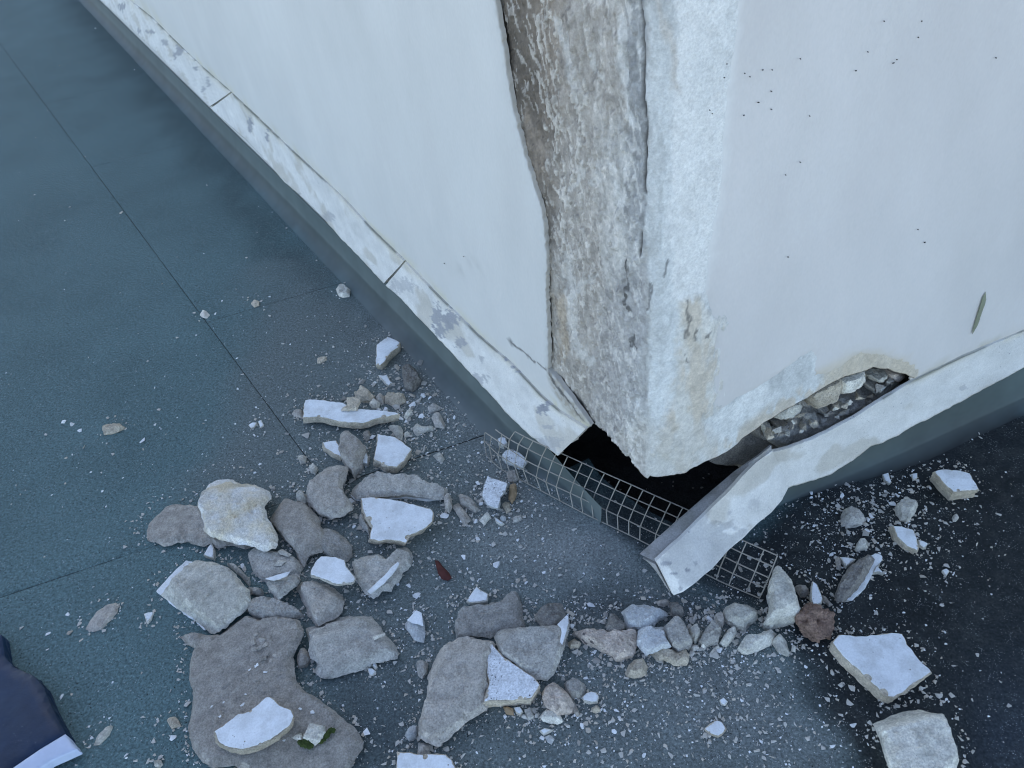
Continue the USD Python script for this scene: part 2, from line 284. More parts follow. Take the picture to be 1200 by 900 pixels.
def floor_cd(p):
    q = seen(np.column_stack([p, np.zeros(len(p))])); near = p[:, 1] > -0.35
    big = fbm(n3(p[:, 0] * 1.7, p[:, 1] * 1.7), 4, 5)[:, None]; mid = fbm(n3(p[:, 0] * 9, p[:, 1] * 9), 4, 6)[:, None]
    fine = fbm(n3(p[:, 0] * 35, p[:, 1] * 35), 3, 9)
    c = np.array([0.092, 0.146, 0.152]) * (0.76 + 0.20 * big + 0.28 * mid)
    q = q + (np.column_stack([fbm(n3(p[:, 0] * 7, p[:, 1] * 7), 4, 1), fbm(n3(p[:, 0] * 7, p[:, 1] * 7), 4, 2)]) - 0.5) * 90 * np.clip(1.6 / (np.abs(p[:, 1:]) + 0.6), 0.3, 1)
    def lay(c, col, m): return mixc_(c, col, m * near)
    def mixc_(a, b, t): return a * (1 - t[:, None]) + np.asarray(b) * t[:, None]
    c = lay(c, c * 0.66, np.exp(-(dist_line(q, [(60, -40), (170, 90), (250, 190), (330, 300), (420, 400)]) / 22) ** 2) * 0.9)
    c = lay(c, (0.128, 0.148, 0.146), inside(q, [(300, 330), (430, 330), (560, 480), (690, 600), (820, 680), (900, 740), (990, 860), (1000, 960), (400, 960), (330, 700), (230, 560)], 55) * 0.85)
    c = lay(c, (0.25, 0.265, 0.255), np.exp(-(np.linalg.norm((q - [665, 625]) / [105, 50], axis=1)) ** 2) * 0.8)
    c = lay(c, (0.17, 0.185, 0.18), np.exp(-(dist_line(q, [(470, 400), (530, 470), (590, 560)]) / 38) ** 2) * 0.7)
    c = lay(c, (0.16, 0.178, 0.175), np.exp(-(np.linalg.norm((q - [840, 840]) / [130, 75], axis=1)) ** 2) * 0.75)
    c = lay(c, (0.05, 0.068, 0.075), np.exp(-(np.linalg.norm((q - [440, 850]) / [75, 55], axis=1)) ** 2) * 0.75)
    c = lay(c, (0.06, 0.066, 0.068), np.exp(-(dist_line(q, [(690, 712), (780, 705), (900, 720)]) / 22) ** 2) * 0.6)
    c = c * (1 + 0.55 * (fbm(n3(p[:, 0] * 26, p[:, 1] * 26), 4, 77) - 0.5) * smoothstep(330, 480, q[:, 0]))[:, None]
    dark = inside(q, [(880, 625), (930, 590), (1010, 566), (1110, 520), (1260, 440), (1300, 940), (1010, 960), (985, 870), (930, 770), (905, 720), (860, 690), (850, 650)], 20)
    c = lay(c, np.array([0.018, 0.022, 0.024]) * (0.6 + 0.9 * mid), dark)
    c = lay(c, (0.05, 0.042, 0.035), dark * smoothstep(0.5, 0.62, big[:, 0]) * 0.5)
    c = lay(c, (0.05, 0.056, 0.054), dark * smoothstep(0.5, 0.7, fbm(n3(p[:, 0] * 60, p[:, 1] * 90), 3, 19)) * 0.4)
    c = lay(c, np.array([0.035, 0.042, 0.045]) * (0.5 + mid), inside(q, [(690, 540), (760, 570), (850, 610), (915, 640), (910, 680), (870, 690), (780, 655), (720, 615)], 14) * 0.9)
    c = lay(c, (0.045, 0.062, 0.085), np.exp(-(np.linalg.norm((q - [1190, 860]) / [60, 80], axis=1)) ** 2) * 0.4)
    return c
floor = thing('floor', (0, 0, 0), kind='structure')
rect = shapely.box(-5.5, -1.6, 3.2, 9.5)
sheet_dir = unit((on_level((355, 540))[0] - on_level((0, 55))[0]))[:2]; sheet_perp = np.array([-sheet_dir[1], sheet_dir[0]])
s0 = on_level((240, 375))[0][:2]; cross = np.array([math.cos(math.radians(19.5)), math.sin(math.radians(19.5))])
halfL = Polygon([s0 + sheet_dir * 30, s0 - sheet_dir * 30, s0 - sheet_dir * 30 - 30 * sheet_perp * np.sign(sheet_perp @ [-1, -1]) * -1, s0 + sheet_dir * 30 - 30 * sheet_perp * np.sign(sheet_perp @ [-1, -1]) * -1]).buffer(0)
def band(a, b, lo=-30, hi=30): return Polygon([a + cross * lo, a + cross * hi, b + cross * hi, b + cross * lo])
free = rect.difference(foot.difference(front_floor)).difference(pit)
right_at = [on_level(p)[0][:2] for p in ((330, 572), (240, 378), (110, 195), (52, 122))]
left_at = [on_level((0, 700))[0][:2]]
far_, near_ = s0 - sheet_dir * 30, s0 + sheet_dir * 30
if (near_ @ [0, 1]) > (far_ @ [0, 1]): far_, near_ = near_, far_
def cut(half, at):
    marks = [near_] + at + [far_]
    return [half.intersection(band(a, b)) for a, b in zip(marks, marks[1:])]
right_at[0] = left_at[0]
hl, hr = cut(halfL, left_at), cut(Polygon(rect.exterior).difference(halfL), right_at); sheets = [hl[0].buffer(1e-4).union(hr[0].buffer(1e-4)), *hl[1:], *hr[1:]]
rnd = np.random.default_rng(3)
gnear = np.stack(np.meshgrid(np.arange(-1.25, 1.35, 0.013), np.arange(-0.35, 1.9, 0.013)), -1).reshape(-1, 2); gnear = gnear + rnd.uniform(-0.003, 0.003, gnear.shape)
gmid = np.stack(np.meshgrid(np.arange(-4.2, 2.6, 0.05), np.arange(-0.6, 6.2, 0.05)), -1).reshape(-1, 2); gmid = gmid[~((np.abs(gmid[:, 0] - 0.05) < 1.31) & (gmid[:, 1] > -0.36) & (gmid[:, 1] < 1.91))] + rnd.uniform(-0.012, 0.012, 2)
gfar = np.stack(np.meshgrid(np.arange(-11, 8, 0.6), np.arange(-2.2, 10, 0.6)), -1).reshape(-1, 2)
grid = np.vstack([gnear, gmid, gfar])
for i, sh in enumerate(sheets):
    sh = sh.intersection(free).buffer(-0.0007)
    for g in (sh.geoms if hasattr(sh, 'geoms') else [sh]):
        if g.area < 0.002: continue
        ring = np.vstack([rough_ring(resample(np.array(r.coords)[:-1], 0.02), 0.0012, 5 + i, 25) for r in [g.exterior, *g.interiors]])
        p, t = fill(g, ring, 0.013, rnd, interior=grid, keep=0.4)
        e = shapely.distance(shapely.points(p), g.boundary)
        z = 0.0012 * (fbm(n3(p[:, 0] * 6, p[:, 1] * 6), 3, 4) - 0.5) + (0.0012 if i > 1 else 0) * np.exp(-(e / 0.02) ** 2) - 0.0015 * np.exp(-(e / 0.003) ** 2)
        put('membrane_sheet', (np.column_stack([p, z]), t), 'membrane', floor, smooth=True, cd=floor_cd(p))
base = rect.difference(foot.buffer(-0.3).union(pit))
for g in getattr(base, 'geoms', [base]):
    if g.area < 1: continue
    bp = np.vstack([resample(np.array(r.coords)[:-1], 0.3) for r in [g.exterior, *g.interiors]]); p, t = fill(g, bp, 1.0, rnd)
    put('deck', (np.column_stack([p, np.full(len(p), -0.006)]), t), 'earth', floor, smooth=False)
out = rect.buffer(40).difference(rect); op = np.vstack([resample(np.array(r.coords)[:-1], 1.0) for r in [out.exterior, *out.interiors]]); p, t = fill(out, op, 3.0, rnd)
put('terrace', (np.column_stack([p, np.full(len(p), 0.002)]), t), 'terrace', floor, smooth=False)  # unseen pale ground, added to bounce warm sunlight onto the shaded walls
ring = resample(np.array(pit.exterior.coords)[:-1], 0.02); ring = ring[::-1] if not pit.exterior.is_ccw else ring
p, t = fill(pit, ring, 0.03, rnd); m = len(ring)
e = shapely.distance(shapely.points(p), pit.boundary)
zz = -0.10 - 0.03 * fbm(n3(p[:, 0] * 20, p[:, 1] * 20), 4, 8); zz[:m] = -0.002
low = np.column_stack([p, zz]); low[:m] = np.column_stack([ring + (np.array(pit.centroid.coords[0]) - ring) * 0.02, np.full(m, -0.1)])
top = np.column_stack([ring, np.full(m, -0.0025)]); k = len(p) + np.arange(m); a, b = np.arange(m), np.roll(np.arange(m), -1)
put('earth_pit', (np.vstack([low, top]), np.vstack([t, np.column_stack([a, b, k]), np.column_stack([b, np.roll(k, -1), k])])), 'earth', floor, smooth=False)
def upstand(w, s_from, s_to, toe):
    s = np.arange(s_from, s_to, 0.03) if s_to > s_from else np.arange(s_to, s_from, 0.03)
    prof = np.array([[toe, 0.0008], [toe * 0.8, 0.003], [toe * 0.55, 0.010], [toe * 0.33, 0.022], [0.012, 0.042], [0.006, 0.07], [0.003, 0.1]])
    V = []
    for o, z in prof:
        wob = 0.005 * (fbm(n3(s * 8, o * 9, w.d[0]), 3, 2) - 0.5)
        tp = 0.15 + 0.85 * smoothstep(s_from, s_from + 0.34, s); V.append(w.at(np.column_stack([s, z * (0.4 + 0.6 * tp)]), (o + wob * (o / toe)) * tp))
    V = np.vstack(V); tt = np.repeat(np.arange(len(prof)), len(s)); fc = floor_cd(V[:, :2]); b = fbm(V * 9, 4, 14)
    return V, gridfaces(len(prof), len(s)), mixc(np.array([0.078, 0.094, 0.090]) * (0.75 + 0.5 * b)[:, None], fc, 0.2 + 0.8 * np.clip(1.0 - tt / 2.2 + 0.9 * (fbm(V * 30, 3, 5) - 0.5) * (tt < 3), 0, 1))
sL_end, sR_end = WL.of((704, 574))[0, 0], WR.of((902, 600))[0, 0]
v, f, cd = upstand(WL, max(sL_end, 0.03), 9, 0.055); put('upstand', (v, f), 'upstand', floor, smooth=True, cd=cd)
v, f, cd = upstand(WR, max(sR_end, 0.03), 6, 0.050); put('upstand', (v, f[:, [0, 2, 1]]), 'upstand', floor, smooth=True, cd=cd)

# ---------------------------------------------------------------- the building corner
bld = thing('building', C, 'white plastered building corner with its render broken away down to bare masonry', 'building')
def wall_sheet(w, poly, thick, near, col, flip, name, label, mat='plaster'):
    """a plaster coat: outline in (along, up), front at o = 0, broken edges turned back by thick"""
    ring0 = np.array(poly.exterior.coords)[:-1]
    ring = []
    for a, b in zip(ring0, np.roll(ring0, -1, 0)):
        close = min(a[0], b[0]) < 1.2 and min(a[1], b[1]) < 1.2 and np.linalg.norm(b - a) < 0.25
        k = max(1, int(round(np.linalg.norm(b - a) / (0.004 if close else 0.06 if min(a[0], b[0]) < 1.5 else 0.3)))); seg = a + (b - a) * (np.arange(k)[:, None] / k); ring.append(rough_ring(np.vstack([seg, b]), 0.0055 if w is WR and a[0] > 0.26 else 0.0022 if w is WR else 0.0045, 31, 110)[:-1] if close and k > 2 else seg)
    ring = np.vstack(ring); poly = Polygon(ring).buffer(0)
    if poly.geom_type != 'Polygon': poly = max(poly.geoms, key=lambda g: g.area)
    g1 = np.stack(np.meshgrid(np.arange(0, near, 0.016), np.arange(0, 1.3, 0.016)), -1).reshape(-1, 2); g2 = np.stack(np.meshgrid(np.arange(0, 9, 0.1), np.arange(0, 2.2, 0.1)), -1).reshape(-1, 2)
    g3 = np.stack(np.meshgrid(np.arange(0, 9, 0.6), np.arange(2.2, 6, 0.6)), -1).reshape(-1, 2)
    g2 = g2[(g2[:, 0] > near) | (g2[:, 1] > 1.3)]
    r = np.random.default_rng(9); p, t = fill(poly, ring, 0.016, r, interior=np.vstack(([np.stack(np.meshgrid(np.arange(0.03, 0.36, 0.0035), np.arange(0.06, 0.40, 0.0035)), -1).reshape(-1, 2)] if w is WL else []) + [g1 + r.uniform(-.004, .004, g1.shape), g2, g3]), keep=0.3)
    m = len(ring); e = shapely.distance(shapely.points(p), poly.boundary)
    o = 0.0016 * (fbm(n3(p[:, 0] * 2.5, p[:, 1] * 2.5), 3, 3) - 0.5) + 0.0012 * (fbm(n3(p[:, 0] * 22, p[:, 1] * 14), 3, 4) - 0.5) - 0.0015 * np.exp(-(e / 0.004) ** 2)
    V = [w.at(p, o)]; k0 = np.arange(m); off = len(p); Fc = [t]
    for j, d in enumerate((0.4, 1.0)):
        rr = ring + (rough_ring(ring, 0.002, 5 + j, 150) - ring)
        V.append(w.at(rr, -thick * d)); k = off + np.arange(m); off += m
        Fc += [np.column_stack([k0, k, np.roll(k0, -1)]), np.column_stack([np.roll(k0, -1), k, np.roll(k, -1)])]; k0 = k
    V = np.vstack(V); Fc = np.vstack(Fc)
    cd = np.vstack([col(V[:len(p)])] + [np.tile(np.array([0.48, 0.45, 0.40]), (2 * m, 1))])
    if flip: Fc = Fc[:, [0, 2, 1]]
    return put(name, (V, Fc), mat, bld, smooth=True, cd=cd, label=label)
edgeL = pts('572,-50 578,0 586,45 592,85 598,120 604,145 612,178 622,212 631,240 636,265 639,300 638,340 640,380 641,415 641,433 652,445 664,461 680,483 691,499')
eL = WL.of(edgeL)
eL[0] = [eL[1, 0] + 0.012, 1.62]
polyL = Polygon(np.vstack([[[0.0, 6.0]], [[0.0, 1.64]], eL, WL.of(pts('668,520 640,508 610,480 570,440 520,385')) , [[0.9, 0.05], [9, 0.05]], [[9, 6.0]]]))
def colL(V):
    q = seen(V); b = fbm(n3(q[:, 0] * 0.02, q[:, 1] * 0.004), 3, 2); c = np.array([0.555, 0.538, 0.50]) * (0.94 + 0.12 * b)[:, None]
    c = c * (1 - 0.30 * np.exp(-(np.linalg.norm((q - [552, 316]) / [13, 8], axis=1)) ** 2) * smoothstep(0.4, 0.6, fbm(n3(V[:, 0] * 90, V[:, 2] * 90), 3, 7)))[:, None]
    nz = 5 * np.column_stack([fbm(V * 90, 3, 81), fbm(V * 90, 3, 82)]) - 2.5
    c = mixc(c, [0.33, 0.295, 0.24], inside(q + nz, [(640, 431), (655, 444), (667, 462), (694, 499), (680, 500), (657, 472), (643, 447)], 3) * (0.5 + 0.5 * smoothstep(0.4, 0.55, fbm(V * 120, 3, 83))))
    c = mixc(c, [0.07, 0.065, 0.06], (1 - smoothstep(0.5, 1.5, dist_line(q + nz, [(594, 398), (603, 405), (612, 410), (622, 421), (632, 427), (642, 436), (652, 452), (664, 468), (680, 488), (690, 499)]))) * 0.85)
    low = np.exp(-(dist_line(q, [(150, -2), (265, 104), (333, 167), (470, 301), (560, 392), (633, 462), (690, 500)]) / 5) ** 2)
    return mixc(c, [0.52, 0.48, 0.36], low * (0.25 + 0.6 * (fbm(n3(V[:, 0] * 20, V[:, 1] * 20, V[:, 2] * 20), 3, 12) > 0.52)))
wall_sheet(WL, polyL, 0.010, 2.4, colL, False, 'plaster_wall', 'smooth white plaster of the left wall')
edgeR = pts('870,-60 865,0 863,30 860,60 855,95 850,140 846,185 840,230 834,270 829,305 825,338 830,349 833,362 831,400 827,440 827,468 830,489 858,472 885,456 908,441 932,424 951,412 957,418 956,440 968,438 985,431 999,419 1010,413 1022,417 1036,416 1046,421 1058,426 1067,433 1070,440 1066,449')
eR = WR.of(edgeR)
eR[0] = [eR[1, 0] + 0.004, 1.62]
polyR = Polygon(np.vstack([[[0.0, 6.0]], [[0.0, 1.64]], eR, [[eR[-1, 0], 0.0]], [[6, 0.0]], [[6, 6.0]]]))
def colR(V):
    q = seen(V); b = fbm(n3(q[:, 0] * 0.015, q[:, 1] * 0.004), 3, 22); c = np.array([0.605, 0.57, 0.535]) * (0.93 + 0.14 * b)[:, None]
    rim = np.exp(-(dist_line(q, [(865, 0), (855, 95), (846, 185), (834, 270), (825, 338)]) / 5) ** 2); c = mixc(c, [0.68, 0.66, 0.62], rim)
    low = np.exp(-(dist_line(q, [(1070, 446), (1130, 417), (1200, 388), (1260, 360)]) / 4) ** 2)
    c = mixc(c, [0.40, 0.36, 0.26], low * (0.3 + 0.6 * (fbm(n3(V[:, 0] * 25, V[:, 1] * 25, V[:, 2] * 25), 3, 12) > 0.5)))
    brk = np.exp(-(dist_line(q, [(957, 440), (999, 419), (1022, 417), (1058, 426), (1070, 440)]) / 6) ** 2); return mixc(c, [0.58, 0.51, 0.41], brk * 0.9)
wall_sheet(WR, polyR, 0.005, 1.8, colR, True, 'plaster_wall', 'greyish white plaster of the right wall')
# bare masonry at the corner: one skin wrapped round it, with its broken lower lip
oL, oR = -0.009, -0.0015
A = np.column_stack([DL[:2], -DR[:2]]); ss = np.linalg.solve(A, ((C + NR * oR) - (C + NL * oL))[:2]); K = C + NL * oL + DL * ss[0]
kL, kR = (K - C) @ DL, (K - C) @ DR
lipL = WL.of(pts('560,360 600,405 641,440 668,469 688,491 703,503 714,513 723,525 735,536 748,550 760,560'), oL); lipR = WR.of(pts('790,557 815,548 840,536 862,522 880,506 895,494 912,484 932,474 950,464 960,458 976,448 990,441 1006,437 1022,431 1040,432 1056,437 1068,443 1090,450'), oR)
qs = np.concatenate([-(lipL[:, 0] - kL), [0.0], lipR[:, 0] - kR]); zs = np.concatenate([lipL[:, 1], [WL.of((770, 563), oL)[0, 1] - 0.022], lipR[:, 1]]); o_ = np.argsort(qs); qs, zs = qs[o_], zs[o_]
q0 = -0.36; q1 = lipR[-2, 0] - kR + 0.03
Q = np.arange(q0, q1, 0.0022)
def path(q): return K + np.where(q < 0, -q, 0)[:, None] * DL + np.where(q > 0, q, 0)[:, None] * DR
def smoothpath(q, r=0.022):
    k = np.linspace(-r, r, 11); return np.mean([path(q + d) for d in k], 0)
base_pt = smoothpath(Q); tng = np.gradient(base_pt, axis=0); nrm = np.stack([tng[:, 1], -tng[:, 0], 0 * Q], 1); nrm /= np.linalg.norm(nrm, axis=1, keepdims=True)
if nrm[0] @ NL < 0: nrm = -nrm
zlip = np.interp(Q, qs, zs) + 0.012 * (fbm(n3(Q * 34, 0 * Q), 5, 3) - 0.5)
T = np.concatenate([np.arange(0, 1, 0.0030), [1.0]]); ztop = 1.0
rows = [zlip + (ztop - zlip) * t for t in T] + [np.full(len(Q), z) for z in (1.05, 1.15, 1.3, 1.5, 1.75)]
Zg = np.array(rows); Qg = np.broadcast_to(Q, Zg.shape); flat_pts = base_pt[None] * [1, 1, 0] + np.stack([0 * Zg, 0 * Zg, Zg], -1)
vis = flat_pts.reshape(-1, 3); pxy = seen(vis); q_, z_ = Qg.ravel(), Zg.ravel()
X, Yp = pxy[:, 0], pxy[:, 1]
jx = X + 26 * (fbm(n3(q_ * 22, z_ * 10), 4, 41) - 0.5); jy = Yp + 26 * (fbm(n3(q_ * 22, z_ * 10), 4, 42) - 0.5); jx = jx + 16 * (fbm(n3(q_ * 130, z_ * 60), 3, 43) - 0.5); jy = jy + 16 * (fbm(n3(q_ * 130, z_ * 60), 3, 44) - 0.5); J = np.column_stack([jx, jy])
le = np.interp(Yp, edgeL[:, 1], edgeL[:, 0]); tl = X - le
crack = [(752, -20), (755, 40), (756, 110), (758, 150), (757, 215), (754, 262), (752, 300)]; cw = 1 - smoothstep(0.5, 1.7, dist_line(pxy + 5 * (fbm(n3(q_ * 60, z_ * 40), 3, 2) - 0.5)[:, None], crack)); cw *= smoothstep(0.4, 0.5, fbm(n3(0 * z_, z_ * 14), 2, 9))
beige = inside(J, [(798, 346), (822, 346), (840, 375), (836, 480), (826, 500), (830, 520), (800, 560), (768, 520), (786, 470), (796, 420)], 7)
lip = smoothstep(0.035, 0.004, z_ - np.tile(zlip, len(Zg)))
bottomR = smoothstep(0.05, 0.02, z_ - np.tile(zlip, len(Zg))) * smoothstep(820, 850, X)
amp = 1 - 0.75 * smoothstep(756, 800, X)
f1, f2, f3, f4 = fbm(n3(q_ * 11, z_ * 5), 3, 51), fbm(n3(q_ * 45, z_ * 20), 4, 52), fbm(n3(q_ * 150, z_ * 90), 3, 53), fbm(n3(q_ * 70, z_ * 26), 4, 54)
fleck_pre = smoothstep(0.59, 0.62, fbm(n3(q_ * 170, z_ * 75 + q_ * 30), 3, 62)) * (X < 748)
disp = amp * (0.010 * (f1 - 0.5) + 0.008 * (f2 - 0.5)) + 0.003 * np.where(X < 760, 1, 0.4) * (f3 - 0.5) + 0.0014 * np.where(X < 757, 1, 0.2) * (fbm(n3(q_ * 330, z_ * 200), 2, 70) - 0.5) + 0.002 * fleck_pre - 0.004 * cw - 0.003 * np.exp(-(tl / 9) ** 2) + 0.005 * beige * (0.5 + 0.9 * f2) + 0.002 * bottomR
disp = np.where((X > 815) & (beige < 0.1), np.minimum(disp * 0.5, 0.0008), disp)
front = vis + np.broadcast_to(nrm, (len(Zg), *nrm.shape)).reshape(-1, 3) * disp[:, None]
f5 = fbm(n3(q_ * 34, z_ * 9), 4, 61); f6 = fbm(n3(q_ * 170, z_ * 75 + q_ * 30), 3, 62); f7 = fbm(n3(q_ * 16, z_ * 7), 4, 63); f8 = fbm(n3(q_ * 14, z_ * 3.4), 4, 64)
c = np.tile([0.34, 0.30, 0.26], (len(vis), 1))
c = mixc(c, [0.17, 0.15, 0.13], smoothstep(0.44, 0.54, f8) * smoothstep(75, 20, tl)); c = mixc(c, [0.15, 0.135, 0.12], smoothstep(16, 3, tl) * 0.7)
c = mixc(c, [0.47, 0.455, 0.435], smoothstep(620, 665, jx + 0.12 * (430 - jy).clip(0) * -0.4 + 20 * (Yp > 300)) * 0.9)
c = mixc(c, [0.58, 0.58, 0.57], smoothstep(690, 722, jx) * smoothstep(0.42, 0.56, f7))
c = mixc(c, [0.38, 0.385, 0.39], smoothstep(733, 740, jx) * smoothstep(764, 757, X) * smoothstep(330, 250, jy))
c = mixc(c, [0.42, 0.42, 0.425], inside(J, [(708, 330), (756, 300), (758, 420), (752, 480), (700, 520), (690, 430)], 12) * 0.85)
c = mixc(c, [0.50, 0.43, 0.34], inside(J, [(648, 345), (668, 350), (672, 400), (660, 425), (648, 400)], 8) * 0.7)
wr = smoothstep(756, 762, X + 0.55 * (jx - X) + 5 * (f6 - 0.5)); c = mixc(c, np.array([0.66, 0.675, 0.68]) * (0.82 + 0.36 * f7)[:, None] * np.where(smoothstep(0.55, 0.62, f5) > .5, .88, 1)[:, None], wr)
c = mixc(c, [0.79, 0.79, 0.785], smoothstep(784, 794, jx) * smoothstep(352, 338, jy) * (0.6 + 0.4 * smoothstep(0.35, 0.5, f7)))
c = mixc(c, [0.50, 0.45, 0.40], np.exp(-(dist_line(J, [(764, -10), (775, 30), (790, 70), (792, 110)]) / 5) ** 2) * 0.6)
c = mixc(c, [0.62, 0.555, 0.47], beige * 0.9); c = mixc(c, [0.70, 0.69, 0.66], beige * smoothstep(0.5, 0.6, f5) * 0.8)
c = mixc(c, [0.62, 0.60, 0.565], inside(J, [(720, 510), (760, 490), (830, 500), (860, 520), (770, 580)], 12) * 0.7)
c = mixc(c, [0.74, 0.75, 0.75], inside(J, [(832, 489), (951, 405), (962, 412), (956, 445), (900, 470), (850, 505)], 6) * smoothstep(0.35, 0.45, f7) * 0.9)
c = mixc(c, [0.58, 0.52, 0.44], bottomR * smoothstep(0.4, 0.5, f2) * 0.85)
c = mixc(c, [0.60, 0.53, 0.43], smoothstep(955, 975, X) * smoothstep(0.3, 0.4, f2 + 0.2) * 0.9)
fleck = smoothstep(0.60, 0.615, f6) * smoothstep(0.46, 0.56, f5) * (X < 748) * np.where(X > 690, 0.55, 1.0); c = mixc(c, [0.78, 0.77, 0.74], fleck * 0.62)
scr = smoothstep(0.635, 0.65, fbm(n3(q_ * 210 + z_ * 60, z_ * 70), 2, 68)) * smoothstep(0.48, 0.55, f8) * (X < 752); c = mixc(c, [0.78, 0.77, 0.75], scr * 0.5)
for line, wd in (([(655, 25), (668, 55), (672, 90), (676, 118)], 6), ([(690, 50), (698, 80), (706, 90)], 2.5), ([(668, 222), (682, 208), (684, 190)], 2.5), ([(664, 300), (668, 340), (670, 385), (682, 415), (690, 420)], 6), ([(668, 352), (682, 330), (700, 324)], 3.5), ([(716, 408), (724, 420)], 2.5), ([(745, 470), (746, 485)], 2.5), ([(716, 180), (722, 200), (728, 240)], 4), ([(730, 20), (733, 70), (738, 120), (740, 140)], 5), ([(705, 190), (702, 215)], 4)):
    c = mixc(c, [0.72, 0.735, 0.74], (1 - smoothstep(wd * 0.5, wd * 1.3, dist_line(J * 0.35 + pxy * 0.65, line) + 9 * (f6 - 0.5))) * 0.62)
dk = 1 - smoothstep(0.7, 2.2, dist_line(pxy + 7 * np.column_stack([f6 - .5, f3 - .5]), [(736, 300), (735, 340), (732, 355), (737, 365)])); dk = np.maximum(dk, 1 - smoothstep(0.7, 1.8, dist_line(pxy + 7 * np.column_stack([f6 - .5, f3 - .5]), [(742, 392), (739, 405), (748, 408)])))
for line in ([(803, 352), (806, 372), (801, 395)], [(812, 398), (816, 386)], [(826, 392), (829, 389)], [(800, 413), (804, 424)], [(762, 332), (763, 350), (759, 360)], [(781, 305), (779, 325)]): dk = np.maximum(dk, 0.8 * (1 - smoothstep(0.8, 2.2, dist_line(pxy + 8 * np.column_stack([f6 - .5, f3 - .5]), line))))
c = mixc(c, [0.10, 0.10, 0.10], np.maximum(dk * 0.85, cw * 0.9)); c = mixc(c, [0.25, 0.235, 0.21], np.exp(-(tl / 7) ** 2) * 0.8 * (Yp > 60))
pit_ = smoothstep(0.60, 0.66, fbm(n3(q_ * 95, z_ * 60), 3, 66)) * np.where(X < 757, 0.5, 0.2); c = mixc(c, c * 0.55, pit_)
wv = np.where(X < 757, 1.0, np.where((X > 790) & (Yp < 345), 0.25, 0.6)); c *= (1 + 0.3 * wv * (f4 - 0.5))[:, None] * (1 + 0.4 * wv * (fbm(n3(q_ * 260, z_ * 200), 2, 69) - 0.5))[:, None] * (np.array([0.85, 0.785, 0.705]) + np.array([0.09, 0.13, 0.16]) * smoothstep(700, 775, X)[:, None])
nU, nV = len(Zg), len(Q); V = [front]; cols = [c]; fr0 = front.reshape(nU, nV, 3)[0]
for d, up in ((0.006, 0.004), (0.02, 0.008), (0.07, 0.02), (0.31, 0.06)):
    V.insert(0, fr0 - nrm * d + [0, 0, up] + 0.004 * (fbm(n3(Q * 60, d + 0 * Q), 3, 5) - 0.5)[:, None] * [0, 0, 1]); cols.insert(0, np.tile([0.36, 0.33, 0.29], (nV, 1)) if d < 0.03 else np.tile([0.1, 0.09, 0.08], (nV, 1)))
V = np.vstack(V); Fc = gridfaces(nU + 4, nV); mz = np.cross(V[Fc[-1, 1]] - V[Fc[-1, 0]], V[Fc[-1, 2]] - V[Fc[-1, 0]])
if mz @ nrm[Fc[-1, 0] % nV] < 0: Fc = Fc[:, [0, 2, 1]]
put('exposed_masonry', (V, Fc), 'masonry', bld, smooth=True, cd=np.vstack(cols), label='rough grey and whitish masonry where the render has fallen off the corner')
# inside of the wall, and the roof
def prism(ring, z0, z1):
    m = trimesh.creation.extrude_polygon(Polygon(ring), z1 - z0, engine='earcut'); m.apply_translation([0, 0, z0]); return m
inner = np.column_stack([np.linalg.solve(np.column_stack([NL[:2], NR[:2]]), [-0.30, -0.30])]).T[0]; ci = (C + NL * inner[0] + NR * inner[1])
A2 = np.array([NL[:2], NR[:2]]); off = np.linalg.solve(A2, [-0.30, -0.30]); ci = C[:2] + off
put('inner_wall', prism([ci, ci + 5.7 * DR[:2], ci + 5.7 * DR[:2] + 8.7 * DL[:2], ci + 8.7 * DL[:2]], -0.3, 5.99), 'core_fill', bld, smooth=False)
put('roof_slab', prism([tuple(x) for x in np.array(foot.exterior.coords)[:-1]], 6.002, 6.16), 'roofing', bld, smooth=False)
# the mortar bed and stones in the gap of the right wall
def wall_piece(w, px, o, thick, amp, seed, freq=40):
    s = w.of(px, o)[:, [0, 1]]; (s,) = ccw(s)
    v, f = slab(s, s.mean(0) + (s - s.mean(0)) * 1.04, 0.0, -thick, amp, seed, freq, jag=0.005, bevel=0.002, tilt=0.35)
    V = w.at(v[:, :2], o + v[:, 2]); return V, (f if np.cross(w.d, [0, 0, 1.0]) @ w.n > 0 else f[:, [0, 2, 1]])
put('mortar_bed', wall_piece(WR, pts('850,560 866,540 880,512 900,490 950,462 985,440 1030,425 1075,436 1078,470 1000,500 940,545 900,560'), -0.045, 0.08, 0.014, 3, 60), 'mortar_dark', bld)
put('mortar_bed', wall_piece(WR, pts('904,521 924,508 942,503 962,496 976,494 1000,476 1030,462 1058,447 1062,456 1000,494 966,512 936,530 920,534'), -0.022, 0.03, 0.004, 4, 30), 'mortar_grey', bld)
put('mortar_bed', wall_piece(WR, pts('868,524 882,508 892,505 893,526 886,545 868,548'), -0.10, 0.1, 0.004, 5, 30), 'mortar_dark', bld)
